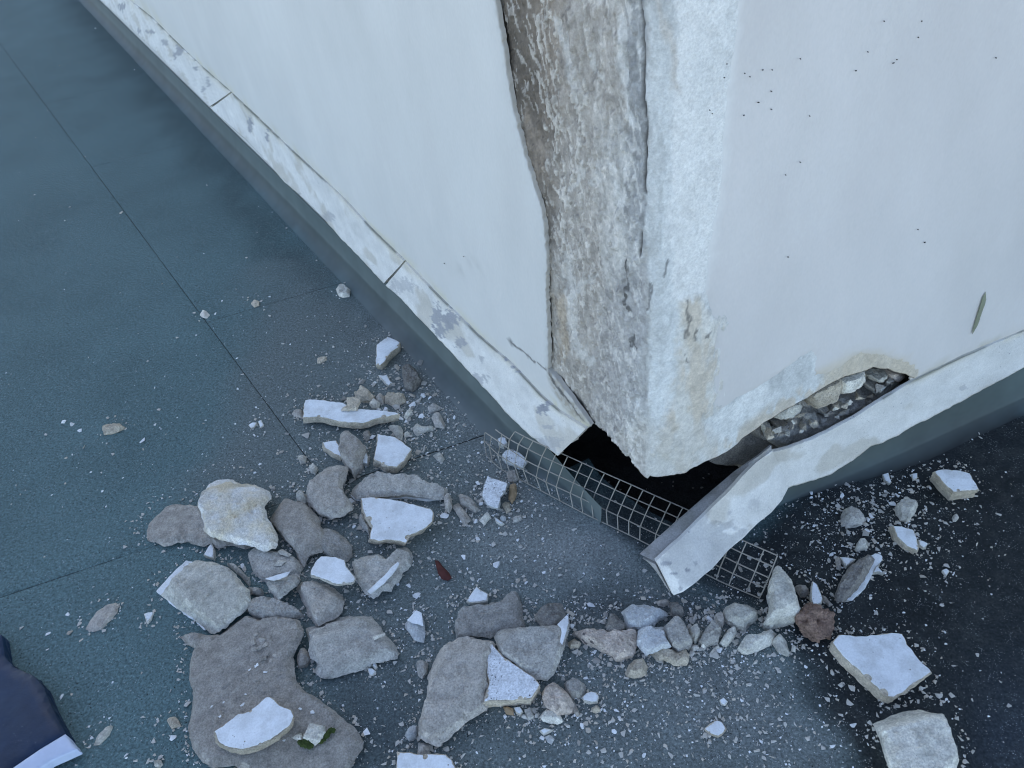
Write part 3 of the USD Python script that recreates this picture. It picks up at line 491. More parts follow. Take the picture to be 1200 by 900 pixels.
for k, (o, mat, px) in enumerate(((-0.016, 'mortar_beige', '953,467 972,454 990,445 992,452 989,470 978,477 968,478 958,484 955,476'), (-0.013, 'mortar_pale', '992,450 1004,443 1020,437 1021,450 1006,460 990,470'),
        (-0.02, 'mortar_pale', '910,488 925,478 940,471 948,482 930,492 914,497'), (-0.03, 'mortar_pale', '899,502 907,503 910,511 903,515 897,510'), (-0.03, 'mortar_grey', '946,490 962,488 960,498 950,506 944,502'),
        (-0.018, 'mortar_pale', '1026,447 1034,441 1044,439 1044,444 1036,449 1028,451'), (-0.022, 'mortar_grey', '1020,455 1032,451 1034,458 1024,463'), (-0.02, 'stone_pink', '1044,441 1056,437 1064,441 1060,449 1048,450'),
        (-0.024, 'mortar_grey', '988,474 1000,470 1006,478 998,484 989,482'), (-0.03, 'mortar_dark', '1006,466 1016,460 1020,468 1010,474'), (-0.028, 'mortar_grey', '966,484 976,482 980,490 970,494'), (-0.03, 'mortar_dark', '912,500 924,496 926,504 914,508'), (-0.03, 'mortar_brown', '926,494 938,490 940,498 930,502'), (-0.035, 'mortar_dark', '887,508 896,503 898,512 890,518'))):
    put('stone', wall_piece(WR, pts(px), o, 0.035, 0.004, 60 + k), mat, bld)
grnd = np.random.default_rng(12)
gap = LineString(pts('900,510 925,500 950,492 975,484 1000,471 1025,458 1050,448'))
for k in range(44):
    a_ = gap.interpolate(grnd.random(), normalized=True).coords[0]; a_ = np.array(a_) + grnd.normal(size=2) * [3, 5]; o = -0.028 + 0.012 * grnd.random(); s_ = WR.of([a_], o)[0]
    m = trimesh.convex.convex_hull(grnd.normal(size=(11, 3)) * [1, 0.7, 0.8]); m.apply_scale(grnd.uniform(0.003, 0.0075) / 1.2)
    put('stone', (WR.at(s_ + m.vertices[:, :2], o + m.vertices[:, 2]), m.faces[:, [0, 2, 1]]), ('mortar_pale', 'mortar_grey', 'mortar_beige', 'mortar_dark')[grnd.integers(4)], bld, smooth=False)
# tiny dark flecks on the plaster
FL = '892,81 903,81 877,89 871,85 902,127 1001,82 1015,60 1045,73 1049,69 1078,24 1034,24 1074,43 936,189 919,204 830,128 833,132 850,74 847,90 870,134 887,119 1074,268 1165,67 902,106 947,135 936,68 1082,283 922,300 545,300 522,308'
frnd = np.random.default_rng(77)
for px in pts(FL):
    w = WR if px[0] > 700 else WL; s = w.of([px])[0]; m = trimesh.creation.icosphere(1, 1.0); dpt = np.linalg.norm(w.at([s])[0] - CAM); r = dpt / F
    a = frnd.uniform(0.8, 1.7); L = m.vertices * [0.55 * r, frnd.uniform(0.7, 1.6) * r, 0.001]; L = np.column_stack([L[:, 0] * math.cos(a) - L[:, 1] * math.sin(a), L[:, 0] * math.sin(a) + L[:, 1] * math.cos(a), L[:, 2]])
    put('fleck', (w.at(s + L[:, :2], 0.0028 + L[:, 2]), m.faces), 'speck', bld, smooth=False)
s = WR.of(pts('1154,341 1154,350 1148,369 1141,387 1138,391 1139,384 1145,364 1150,348')); v, f = slab(*ccw(s, s), 0.004, 0.0, 0.001, 8, jag=0.0005, bevel=0.001)
put('dry_leaf', (WR.at(v[:, :2], v[:, 2] + 0.002), f[:, [0, 2, 1]]), 'dry_leaf', None, label='thin olive blade of dry leaf stuck on the right white wall', cat='leaf')

# ---------------------------------------------------------------- painted skirting strips along the foot of the walls
botL = pts('117,0 128,10 145,25 160,40 180,58 212,92 247,127 290,165 333,213 367,243 400,280 423,303 452,335 467,347 486,368 510,393 535,420 560,447 590,480 613,503 630,517 657,537')
topL = pts('152,0 177,20 200,43 233,75 267,105 300,136 333,168 400,230 435,268 470,302 510,343 560,393 600,427 633,463 657,483 684,500')
def strip(w, top, bot, s_a, s_b, ot, ob, name, mat, label, cd=None, end_a=None, end_b=None):
    tp, bt = w.of(top, ot), w.of(bot, ob)
    tp, bt = tp[np.argsort(tp[:, 0])], bt[np.argsort(bt[:, 0])]
    ds = 0.0032 if s_a < 0.6 else 0.005 if s_a < 1.5 else 0.015
    n = int((s_b - s_a) / ds) + 2; u = np.linspace(0, 1, n)
    ta, tb = (end_a or (s_a, s_a)), (end_b or (s_b, s_b))
    st, sb = ta[0] + (tb[0] - ta[0]) * u, ta[1] + (tb[1] - ta[1]) * u
    zt, zb = np.interp(st, tp[:, 0], tp[:, 1]), np.interp(sb, bt[:, 0], bt[:, 1])
    zt = zt + 0.002 * (fbm(n3(st * 60, 0 * st), 3, 4) - 0.5); zb = zb + 0.006 * (fbm(n3(sb * 50, 0 * sb), 4, 6) - 0.5)
    prof = [(0, -0.6)] + [(t, 1.0) for t in np.linspace(0, 1, 36 if s_a < 1.5 else 13)] + [(1.0, 0.2), (0.9, -0.2)]
    V = []
    for t, k in prof:
        s_ = st + (sb - st) * t; z = zt + (zb - zt) * t; o = ot + (ob - ot) * t ** 1.3 + 0.004 * (fbm(n3(s_ * 9, z * 14), 4, 15) - 0.5) + 0.0018 * (fbm(n3(s_ * 60, z * 60), 3, 16) - 0.5)
        if k < 1: o = o - 0.007 * (1 - k) * (0.5 if t == 0 else 1)
        V.append(w.at(np.column_stack([s_, z]), o))
    V = np.vstack(V); Fc = gridfaces(len(prof), n); k0 = 5 * n + n // 2; tri = Fc[np.any(Fc == k0, 1)][0]
    if np.cross(V[tri[1]] - V[tri[0]], V[tri[2]] - V[tri[0]]) @ w.n < 0: Fc = Fc[:, [0, 2, 1]]
    return V, Fc
def strip_cd(V, patches, top):
    q = seen(V); a, b = fbm(V * 90, 4, 31), fbm(V * 20, 4, 32); c = np.array([0.635, 0.615, 0.575]) * (0.80 + 0.36 * b)[:, None]; c = mixc(c, [0.42, 0.38, 0.31], smoothstep(0.56, 0.66, fbm(V * 13, 4, 33)) * 0.55)
    c = mixc(c, [0.56, 0.50, 0.38], np.exp(-(dist_line(q, top) / 4.5) ** 2) * 0.55 * smoothstep(0.35, 0.6, b)); c = mixc(c, [0.13, 0.13, 0.09], np.exp(-(dist_line(q, top) / 1.6) ** 2) * 0.8 * smoothstep(0.42, 0.52, fbm(V * 12, 3, 36)))
    for px, py, rx, ry, s in patches: c = mixc(c, [0.30, 0.30, 0.31], smoothstep(1.04, 0.92, np.linalg.norm((q - [px, py]) / [rx, ry], axis=1) + 2.6 * (a - 0.5)) * s * (0.7 + 0.5 * b)[:])
    return c
cutA, cutB = [WL.of(pts(p), 0.01) for p in ('267,105 248,127', '470,302 453,335')]; endL = WL.of(pts('684,500 657,537'), 0.008)
PL = [(512, 372, 6, 14, 1), (527, 376, 9, 12, 1), (541, 402, 7, 7, 1), (635, 480, 7, 6, 1), (643, 472, 4, 4, 1), (472, 335, 14, 8, .5), (516, 388, 6, 9, 1), (560, 445, 10, 6, .6), (600, 515, 12, 7, .35), (645, 520, 14, 8, .55), (602, 430, 3, 2, 1), (593, 420, 2, 3, 1), (643, 500, 9, 3, .6), (608, 435, 4, 2, 1), (565, 420, 3, 4, .6)] + [(177, 37, 6, 2, 1), (143, 8, 4, 5, 1), (210, 60, 4, 7, 1), (205, 66, 2, 5, 1), (163, 36, 2, 3, 1), (230, 80, 3, 3, 1), (238, 103, 2, 4, 1), (244, 96, 2, 5, 1), (293, 146, 3, 8, 1), (313, 160, 2, 7, 1), (350, 228, 2, 2, 1), (385, 255, 8, 5, .6), (193, 50, 5, 3, .8)]
g = 0.0025
for sa, sb, ea, eb, lab in ((endL[0, 0], cutB[0, 0], (endL[0, 0], endL[1, 0]), (cutB[0, 0] - g, cutB[1, 0] - 2 * g), 'chipped white skirting length at the left wall ending at the broken corner'),
                            (cutB[0, 0], cutA[0, 0], (cutB[0, 0] + g, cutB[1, 0] + 2 * g), (cutA[0, 0] - 2 * g, cutA[1, 0] - 4 * g), 'middle white skirting length of the left wall between two open joints'),
                            (cutA[0, 0], 9.0, (cutA[0, 0] + 2 * g, cutA[1, 0] + 4 * g), (9, 9), 'farthest white skirting length of the left wall running out of the top of the photo')):
    v, f = strip(WL, topL, botL, sa, sb, 0.004, 0.014, '', '', '', end_a=ea, end_b=eb)
    put('skirting_strip', (v, f), 'skirting_cd', None, smooth=True, cd=strip_cd(v, PL, topL), label=lab, cat='skirting')
topR = pts('905,529 925,524 950,515 975,503 1000,490 1035,467 1070,447 1130,417 1200,388 1260,362'); botR = pts('918,574 938,566 956,562 975,555 984,548 1000,540 1020,524 1050,512 1068,500 1090,490 1120,474 1150,458 1200,431 1260,402')
rk = thing('skirting_strip', C + DR * 0.35, 'white skirting of the right wall whose torn end droops across the wire mesh', 'skirting')
sRa = WR.of((905, 529), 0.006)[0, 0]; sRb = WR.of((918, 574), 0.016)[0, 0]
v, f = strip(WR, topR, botR, sRa, 6.0, 0.004, 0.016, '', '', '', end_a=(sRa, sRb), end_b=(6, 6)); put('strip_body', (v, f), 'skirting_cd', rk, smooth=True, cd=strip_cd(v, [(1130, 455, 4, 3, .5)], topR[5:]))
def ruled(edges, zs, thick, n=40, wob=0.003, seed=1, across=24):
    """a bent strip: photograph polylines of its edges with heights along them, thick downward"""
    E = []
    for px, z in zip(edges, zs):
        z = np.interp(np.linspace(0, 1, len(px)), np.linspace(0, 1, len(z)), z); p3 = np.array([on_level(a, h)[0] for a, h in zip(px, z)])
        d = np.concatenate([[0], np.cumsum(np.linalg.norm(np.diff(p3, axis=0), axis=1))]); u = np.linspace(0, d[-1], n); E.append(np.column_stack([np.interp(u, d, p3[:, k]) for k in range(3)]))
    G = [E[0] + (E[1] - E[0]) * t for t in np.linspace(0, 1, across)]
    G = np.array(G); nn = np.cross(G[1, 1] - G[0, 0], G[0, 1] - G[0, 0]); nn = unit(nn) * (1 if nn[2] > 0 else -1)
    G = G + nn * (wob * 2 * (fbm(G * 14, 4, seed) - 0.5) + 0.0015 * (fbm(G * 60, 3, seed) - 0.5))[..., None]; bk = G - nn * thick
    V = np.vstack([G.reshape(-1, 3), bk.reshape(-1, 3)]); Fq = gridfaces(across, n); N = across * n
    if np.cross(V[Fq[0, 1]] - V[Fq[0, 0]], V[Fq[0, 2]] - V[Fq[0, 0]])[2] < 0: Fq = Fq[:, [0, 2, 1]]
    i = np.arange(N).reshape(across, n); rim = np.concatenate([i[0], i[1:, -1], i[-1, -2::-1], i[-2:0:-1, 0]]); r2 = np.roll(rim, -1)
    side = np.vstack([np.column_stack([rim, r2, rim + N]), np.column_stack([r2, r2 + N, rim + N])])
    return V, np.vstack([Fq, Fq[:, [0, 2, 1]] + N, side, side[:, [0, 2, 1]]][:3])
hz = WR.of([(905, 529)], 0.006)[0, 1]; hb = WR.of([(918, 574)], 0.016)[0, 1]
tE, bE = pts('905,528 888,541 870,558 854,575 828,601 800,629 782,645 769,657'), pts('924,570 917,586 904,599 888,612 870,630 852,646 833,666 818,679 800,694 790,698')
v, f = ruled((tE, bE), ([hz, hz * .9, 0.105, 0.085], [hb, 0.075, 0.06, 0.03]), 0.006, 110, 0.004, 4, 40)
cd = strip_cd(v, [(790, 672, 5, 2, 1), (805, 668, 4, 2.5, 1), (797, 690, 3, 3, .7), (780, 660, 6, 2, 1), (856, 600, 4, 3, .5), (885, 590, 6, 8, .35), (815, 660, 3, 3, .6)], [(0, 0), (1, 1)])
put('drooping_end', (v, f), 'skirting_cd', rk, smooth=False, cd=cd)
iE = pts('904,522 890,534 877,543 863,553 836,575 796,610 771,632 751,650'); tE2 = pts('904,529 888,542 870,559 854,576 828,602 800,630 782,646 769,659')
v, f = ruled((iE, tE2), ([hz + 0.006, hz * .9 + 0.006, 0.11, 0.082], [hz - .004, hz * .9 - .004, 0.100, 0.078]), 0.004, 50, 0.0015, 9, 6); put('flange', (v, f), 'flange', rk)
v, f = ruled((pts('754,652 761,655 769,659'), pts('768,661 777,678 786,692')), ([0.078, 0.076, .074], [0.06, 0.045, 0.03]), 0.004, 10, 0.001, 3, 6); put('torn_end', (v, f), 'flange', rk)

# ---------------------------------------------------------------- wire mesh across the opening
wm = thing('wire_mesh', on_level((740, 620))[0], 'bent strip of welded wire mesh leaning across the dark opening under the corner', 'wire mesh')
W5 = [('573,486 600,504 625,517 653,529 682,542 710,555 738,567 773,583 808,598 838,615 865,631 911,651', (.10, .105, .10, .085, .07, .06, .058)), ('571,496 592,512 612,523 640,537 692,560 738,582 800,609 860,644 906,664', (.07, .085, .078, .066, .055, .048, .046)), ('569,507 588,520 618,541 677,568 738,596 796,621 855,656 901,677', (.045, .058, .055, .047, .04, .036, .034)),
      ('568,517 582,532 612,550 640,565 673,580 738,611 790,636 850,668 896,689', (.022, .03, .03, .028, .025, .023, .022)), ('571,535 585,549 617,566 640,578 683,601 738,627 785,651 845,682 890,701', (.004, .006, .006, .005, .004, .004, .004))]
starts = (0.13, 0.055, 0.0, 0.0, 0.0); LN = []
for (px, h), st in zip(W5, starts):
    aa = pts(px); hh = np.interp(np.linspace(0, 1, len(aa)), np.linspace(0, 1, len(h)), h); p3 = np.array([on_level(x_, z_)[0] for x_, z_ in zip(aa, hh)]); d = np.concatenate([[0], np.cumsum(np.linalg.norm(np.diff(p3, axis=0), axis=1))]); u = np.linspace(0, d[-1], 80); line = np.column_stack([np.interp(u, d, p3[:, k]) for k in range(3)])
    for _ in range(6): line[1:-1] = (line[:-2] + 2 * line[1:-1] + line[2:]) / 4
    LN.append(line); put('long_wire', tube(line[int(st * 80):], 0.00115), 'wire', wm)
NC = 25
for k in range(NC):
    i = int(round(k * 79 / (NC - 1))); a = [l[min(79, i)] for l, st in zip(LN, starts) if i >= int(st * 80)]
    if len(a) < 2: continue
    a = np.array(a); nn = unit(np.cross(LN[2][min(79, i + 1)] - LN[2][max(0, i - 1)], a[-1] - a[0])); nn = nn * (1 if nn[2] > 0 else -1)
    put('cross_wire', tube(a + nn * 0.0016, 0.0011), 'wire', wm)

# ---------------------------------------------------------------- dark blue plastic sheet in the near left corner
bs = thing('plastic_sheet', on_level((30, 850))[0], 'dark blue glossy plastic sheet with a pale folded edge, bottom left', 'plastic sheet')
top = on_level(pts('-70,735 0,742 4,768 14,780 27,786 40,792 50,804 57,822 67,842 78,861 50,878 20,899 -10,925 -70,960'), 0.03)[:, :2]; top = ccw(top)[0]
put('sheet_body', slab(top, top, 0.03, 0.0, 0.0022, 21, 7, jag=0.0006, bevel=0.004, spacing=0.010, flat=True), 'blue_plastic', bs, smooth=60)
top = on_level(pts('79,862 93,880 60,895 25,920 -10,945 -30,940 -10,922 20,901 50,880'), 0.024)[:, :2]; top = ccw(top)[0]
put('folded_edge', slab(top, top, 0.0335, 0.012, 0.0006, 22, 9, jag=0.0004, bevel=0.002, flat=True), 'pale_plastic', bs, smooth=60)
# ---------------------------------------------------------------- the rubble: every piece a thing of its own
LOOKS = {'G': ('mortar_grey', 0.0035), 'N': ('mortar_brown', 0.003), 'B': ('mortar_beige', 0.004), 'A': ('mortar_pale', 0.003), 'D': ('mortar_dark', 0.006), 'P': ('stone_pink', 0.006), 'K': ('stone_blue', 0.003), 'Y': ('stone_yellow', 0.005), 'T': ('terracotta', 0.008), 'O': ('ochre', 0.003)}
TRACED = []
def piece(name, label, cat, kind, h, px, shift=None, z0=0.0, white=None, under=None, group=None, whole=False, on=None):
    """px: outline of the top face in the photograph; h thick on a base at z0; shift: where the bottom outline lies from it in the photograph;
    white: 'paint' or 'mottled' = a painted face on top; under: a painted underside that shows as a pale rim"""
    seed = len(TRACED) + 101; a = pts(px); TRACED.append(Polygon(a).buffer(0))
    top = on_level(a, z0 + h)[:, :2]
    if shift is None: c = top.mean(0); bot = c + (top - c) * 0.93
    else:
        bot = on_level(a + np.asarray(shift), z0)[:, :2]; c = bot.mean(0); bot = c + (bot - c) * 0.965
    top, bot = ccw(top, bot)
    mat, amp = LOOKS[kind]
    if on is not None: return put('paint_layer', slab(top, bot, z0 + h, z0, 0.0006, seed, flat=True), 'paint', on)
    if whole:
        x = thing(name, np.array([*top.mean(0), z0]), label, cat, group); put('mortar_body', slab(top, bot, z0 + h, z0, amp, seed), mat, x, smooth=18); return x
    if white is None and under is None:
        return put(name, slab(top, bot, z0 + h, z0, amp, seed), mat, None, smooth=18, label=label, cat=cat, group=group)
    base = np.array([*top.mean(0), z0]); x = thing(name, base, label, cat, group)
    if white:
        b, skin = slab(top, bot, z0 + h, z0, amp * 0.35, seed, paint=0.0016, flat=True)
        put('mortar_body', b, mat, x); 
        if skin is not None: put('paint_layer', skin, 'paint' if white == 'paint' else 'paint_mottled', x)
    else:
        m2 = on_level(a + np.asarray(shift) * under, z0 + h * 0.5)[:, :2] if shift is not None else top
        m2 = ccw(m2)[0]; put('mortar_body', slab(top, m2, z0 + h, z0 + 0.005, amp, seed), mat, x, smooth=18)
        c = bot.mean(0); put('paint_layer', slab(bot, c + (bot - c) * 0.99, z0 + 0.0065, z0, 0.0005, seed + 1, flat=True), 'paint', x)
    return x
PF, MF, ST = 'plaster_fragment', 'mortar_fragment', 'stone_fragment'
pf, mf, st_ = 'plaster fragment', 'mortar fragment', 'stone'
I = piece
# -- upper left heap, from the lone white wedge downwards
I(PF, 'five sided white wedge, topmost piece of rubble by the left skirting', pf, 'B', .024, '441,404 454,394 469,401 468,406 459,413 453,421 446,428 440,427', (2, 6), white='paint')
I(MF, 'dark grey crumbly lump just below the topmost white wedge', mf, 'D', .028, '472,423 485,425 492,440 481,451 473,448 470,437')
I(PF, 'small curled whitish flake between the white wedge and the dark lump', pf, 'A', .008, '443,439 449,440 453,439 456,444 461,449 455,452 449,447', white='paint')
I(ST, 'rounded beige lump behind the long white sliver', st_, 'B', .022, '412,452 417,455 423,448 430,453 438,458 434,465 424,465 414,461')
I(ST, 'tan brick shaped stone with straight edges, right of the rounded beige lump', st_, 'B', .016, '449,459 455,457 463,459 473,459 475,467 466,470 459,471 450,467')
I(ST, 'small pale diamond chip above the long white sliver', st_, 'A', .012, '432,471 437,465 446,469 442,476 435,475')
I(ST, 'grey brown lump between the rounded beige lump and the tan brick shaped stone', st_, 'N', .018, '438,462 444,455 449,462 448,468 442,467')
I(PF, 'long white pointed sliver lying across the top of the left heap', pf, 'B', .022, '357,468 363,467 382,469 402,472 412,477 420,479 440,481 455,482 470,486 458,488 445,490 433,494 423,496 410,495 400,494 385,491 372,488 354,489 355,480', (0, 7), z0=.008, white='paint')
I(ST, 'beige wedge resting on the long white sliver', st_, 'B', .012, '406,463 413,463 422,468 417,478 407,479 398,478 406,472', (0, 2), z0=.031)
I(MF, 'thin brown grey shard at the left tip of the long white sliver', mf, 'N', .01, '341,483 346,478 353,478 355,485 353,488 347,486', (0, 2))
I(ST, 'pale greenish triangle below the right tip of the long white sliver', st_, 'A', .014, '454,497 468,495 472,502 470,512 463,509')
I(ST, 'small round white pebble right of the pale greenish triangle', st_, 'A', .01, '472,506 477,503 481,508 473,510')
I(ST, 'jagged pale grey flake with a notch, right of the small white pebble', st_, 'A', .012, '482,500 488,493 493,496 500,497 508,497 507,501 500,502 495,504 488,507 484,504')
I(ST, 'brown triangular stone right of the notched pale flake', st_, 'N', .018, '504,483 515,480 521,494 519,497 508,495')
I(ST, 'flat grey chip above the brown triangular stone', st_, 'G', .01, '500,475 507,470 518,476 510,480 502,480')
I(ST, 'upright greyish splinter left of the flat grey chip', st_, 'A', .014, '472,485 480,473 482,479 475,488')
I(ST, 'small brown block under the long white sliver', st_, 'N', .012, '424,503 432,502 433,510 428,514 425,509')
I(PF, 'white piece mostly hidden behind the upright brown pointed fragment', pf, 'B', .02, '378,518 394,516 399,524 401,536 390,531 380,524', (-1, 5), white='paint')
I(PF, 'white triangle peeping out right of the upright brown pointed fragment', pf, 'A', .014, '418,541 427,526 432,535 430,543', white='paint')
I(MF, 'brown pointed fragment standing out below the long white sliver', mf, 'N', .045, '397,502 403,500 407,501 413,507 420,511 426,518 424,526 422,533 416,541 410,549 406,540 398,531 394,517')
I(PF, 'white pentagonal piece with scuffed right side, above the long grey slab', pf, 'B', .026, '442,508 463,512 473,519 482,527 478,534 473,540 465,547 455,547 446,543 438,538 439,530 441,522', (0, 8), white='paint')
I(MF, 'long dark grey slab with a thin white rim along its lower edge', mf, 'G', .03, '409,573 412,567 415,563 427,556 440,550 453,552 470,553 490,553 495,560 508,563 521,565 523,571 520,577 505,579 495,578 470,576 445,578 430,580 415,579', (1, 9), under=0.3)
I(ST, 'small white flake alone on the dusty floor left of the mesh', st_, 'A', .007, '507,532 515,528 521,536 517,541 511,537')
I(MF, 'concave grey brown slab at the middle of the left heap', mf, 'N', .038, '382,542 393,538 407,540 404,555 400,565 402,573 407,579 411,585 409,590 405,593 398,598 387,600 373,596 365,588 357,577 355,572 360,562', (1, 9), z0=.006)
I(ST, 'pale crumb wedged at the left end of the concave slab', st_, 'A', .03, '345,577 353,571 357,579 352,584 346,582')
I(MF, 'grey brown leaf shaped slab left of the concave slab', mf, 'N', .034, '333,577 339,578 343,582 355,584 362,589 367,594 371,601 373,608 377,618 381,627 377,634 373,638 362,643 355,648 351,654 347,646 344,638 337,632 328,622 317,609 315,602 319,595 325,587', (0, 5), z0=.004)
I(MF, 'grey slab half under the leaf shaped slab, above the white trapezoid', mf, 'G', .024, '376,616 385,614 392,615 402,623 410,634 409,644 403,651 394,650 385,648 377,641 372,630')
I(PF, 'large white four sided slab in the middle of the left heap', pf, 'B', .032, '423,583 433,582 450,584 470,587 488,592 505,596 508,602 507,611 500,619 491,623 482,627 476,636 463,634 452,633 443,634 433,632 434,624 436,617 430,607 424,596', (-2, 5), white='paint')
I(MF, 'small grey chunk touching the left edge of the large white slab', mf, 'G', .02, '418,600 424,596 430,607 434,617 430,622 424,614 419,607')
I(PF, 'thin white trapezoid flake on top of a grey slab, left of the ridged fragment', pf, 'A', .008, '376,651 385,651 393,652 404,656 406,663 411,671 417,678 415,682 411,684 400,685 393,685 383,680 375,677 364,675 364,669 369,659', (0, 2), z0=.036, white='paint')
I(MF, 'grey fragment with a pale left rim, under the white trapezoid flake', mf, 'N', .032, '355,677 367,676 378,679 387,682 397,688 399,698 398,709 391,716 380,722 369,727 364,719 357,704 352,695 348,686', (-2, 4), z0=.002)
wing = I(MF, 'grey wing shaped fragment with a raised pale ridge, below the large white slab', mf, 'G', .028, '412,655 423,650 433,648 443,647 453,653 459,646 465,640 477,637 482,643 478,653 470,664 464,677 456,687 446,688 435,695 428,692 423,685 418,677', (-1, 3), whole=True)
I(PF, 'straight pale sliver forming the ridge of the wing shaped fragment', pf, 'A', .007, '430,692 436,687 446,678 457,666 466,658 468,660 460,672 450,683 441,690 434,695', (0, 2), z0=.027, on=wing)
I(MF, 'dark grey rounded slab below the yellowish rock', mf, 'G', .02, '287,645 293,639 302,638 310,638 327,644 340,648 350,652 352,660 349,667 340,670 325,673 310,677 303,674 297,669 291,659')
blk = I(PF, 'grey block with a white wedge shaped face on its top edge', pf, 'G', .022, '311,680 325,676 340,672 348,668 349,675 346,682 335,692 323,698 317,692', (0, 2), z0=.016, whole=True)
I(PF, 'small white wedge face of the grey block right of the big square slab', pf, 'A', .008, '311,678 325,673 340,669 336,675 328,678 320,680', (0, 1), z0=.037, on=blk)
I(ST, 'pale chip lying on the dark rounded slab, upper of two', st_, 'A', .006, '324,644 330,642 341,648 337,651 327,648', z0=.021)
I(ST, 'pale chip lying on the dark rounded slab, lower of two', st_, 'A', .006, '320,661 325,654 334,656 329,661', z0=.021)
I(MF, 'grey brown slab lying flat beneath the yellowish rock', mf, 'N', .02, '170,618 174,609 180,602 187,595 193,589 201,587 207,586 218,588 230,588 244,600 262,612 285,625 294,634 283,637 268,636 253,639 245,634 237,637 228,635 217,632 208,632 200,634 190,637 186,634 178,630 172,628', (0, 4))
I(ST, 'large yellowish white rock on top of the flat grey brown slab', st_, 'Y', .045, '230,585 234,577 240,568 244,562 250,559 258,557 267,556 273,557 277,560 283,562 291,562 300,564 307,566 312,569 314,575 311,582 308,588 309,594 310,599 313,605 317,610 319,616 321,622 320,628 317,633 310,636 303,637 294,633 283,630 272,628 260,626 247,622 241,621 237,616 236,608 235,600 233,594 230,589', (0, 4), z0=.012)
I(PF, 'tiny white wedge above the big square slab', pf, 'A', .012, '238,650 244,641 248,636 251,643 250,654', white='paint')
I(PF, 'big pale square slab with a sloping lower left side, leftmost large piece', pf, 'A', .042, '228,648 234,649 240,650 248,653 255,657 262,660 268,663 274,668 277,672 284,679 287,684 291,696 286,702 281,707 272,715 260,724 250,731 241,723 232,717 221,708 212,702 202,693 191,685 200,675 210,665 219,656', (-9, 10), under=0.68)
I(MF, 'dark rubble chunk behind the big pale square slab', mf, 'G', .02, '262,656 273,658 282,666 290,675 288,681 280,672 270,663')
I(MF, 'small grey chunk at the right corner of the big pale square slab', mf, 'G', .016, '288,684 297,685 305,687 306,692 299,694 292,692')
I(MF, 'rounded grey slab between the big square slab and the largest slab', mf, 'G', .026, '287,703 292,699 298,695 309,695 320,697 335,703 348,710 353,714 345,718 335,720 320,721 305,721 294,717 288,712')
I(MF, 'largest grey brown slab of the heap with a notched right side', mf, 'N', .03, '206,740 213,737 221,735 228,736 235,737 245,738 255,738 263,731 270,725 284,716 292,718 300,720 313,719 326,718 338,720 349,723 352,731 354,739 349,751 345,758 342,766 342,776 343,788 347,797 352,804 357,808 363,811 372,816 382,823 396,834 410,846 417,855 423,864 421,871 417,877 410,890 404,901 396,908 375,909 350,909 320,909 293,907 282,900 270,893 258,894 244,896 237,890 230,884 226,878 222,872 219,860 219,849 221,835 222,821 223,811 223,802 220,790 219,779 220,770 221,762 226,753 218,749 213,745', (0, 5))
I(PF, 'white slab lying on the largest grey slab', pf, 'B', .024, '250,857 260,850 272,842 279,836 285,835 292,833 303,825 314,817 320,818 324,823 331,828 337,830 342,833 346,840 343,845 340,850 329,859 317,867 304,873 291,878 281,878 272,877 263,874 256,870', (0, 7), z0=.03, white='paint')
I(ST, 'pale chip with green moss under it on the largest slab', st_, 'A', .012, '361,845 370,846 378,849 380,856 377,861 373,867 367,870 360,867 353,864 357,855', z0=.031)
I(ST, 'flat pale chip left of the mossy chip on the largest slab', st_, 'A', .006, '341,863 346,860 352,857 354,862 352,868 346,866', z0=.031)
I(MF, 'grey blocky fragment right of the largest slab, with a white chip on it', mf, 'G', .032, '356,732 364,729 373,727 384,722 396,718 414,717 433,718 438,724 443,730 450,738 457,746 464,757 462,764 446,768 429,772 418,778 408,781 392,785 377,789 371,787 367,782 370,774 366,770 361,767 361,759 359,745', (1, 4))
I(ST, 'white chip lying on the grey blocky fragment', st_, 'A', .004, '436,745 444,742 451,740 450,744 444,746 438,749', z0=.034)
I(MF, 'small brown stone between the largest slab and the grey blocky fragment', mf, 'N', .02, '345,768 352,753 358,762 361,768 356,777 347,778')
I(PF, 'left one of the cracked white chips below the grey blocky fragment', pf, 'A', .005, '428,778 432,773 436,775 435,780 430,782', white='paint')
I(PF, 'right one of the cracked white chips below the grey blocky fragment', pf, 'A', .005, '437,774 440,774 442,781 439,784 436,780', white='paint')
I(PF, 'lowest one of the cracked white chips below the grey blocky fragment', pf, 'A', .005, '430,783 436,783 440,786 437,791 433,791', white='paint')
# -- middle heap
egg = I(MF, 'half white half grey egg shaped stone left of the middle heap', mf, 'K', .02, '474,729 479,723 488,716 494,718 496,727 497,736 495,748 489,747 484,746 477,737', (0, 2), whole=True)
I(PF, 'white cap on the egg shaped stone left of the middle heap', pf, 'A', .004, '477,726 488,715 494,718 496,733 490,731 484,730', (0, 1), z0=.0205, on=egg)
I(MF, 'flat grey slab with a curved top edge at the back of the middle heap', mf, 'G', .02, '532,744 532,733 532,722 535,714 538,709 548,706 558,706 572,705 580,702 588,700 594,692 599,688 606,688 611,702 611,711 611,720 614,726 610,731 597,732 584,733 578,739 574,743 563,742 550,741')
I(PF, 'pale chip sticking out behind the curved flat slab', pf, 'A', .012, '546,704 552,695 558,687 565,692 572,696 571,704 562,706 550,706', white='paint')
I(PF, 'mottled white slab wedged between the two big plates of the middle heap', pf, 'B', .03, '575,752 583,762 590,770 605,780 622,791 634,803 628,811 622,819 605,820 588,821 567,822 570,811 573,801 571,785 570,770', (0, 8), white='mottled')
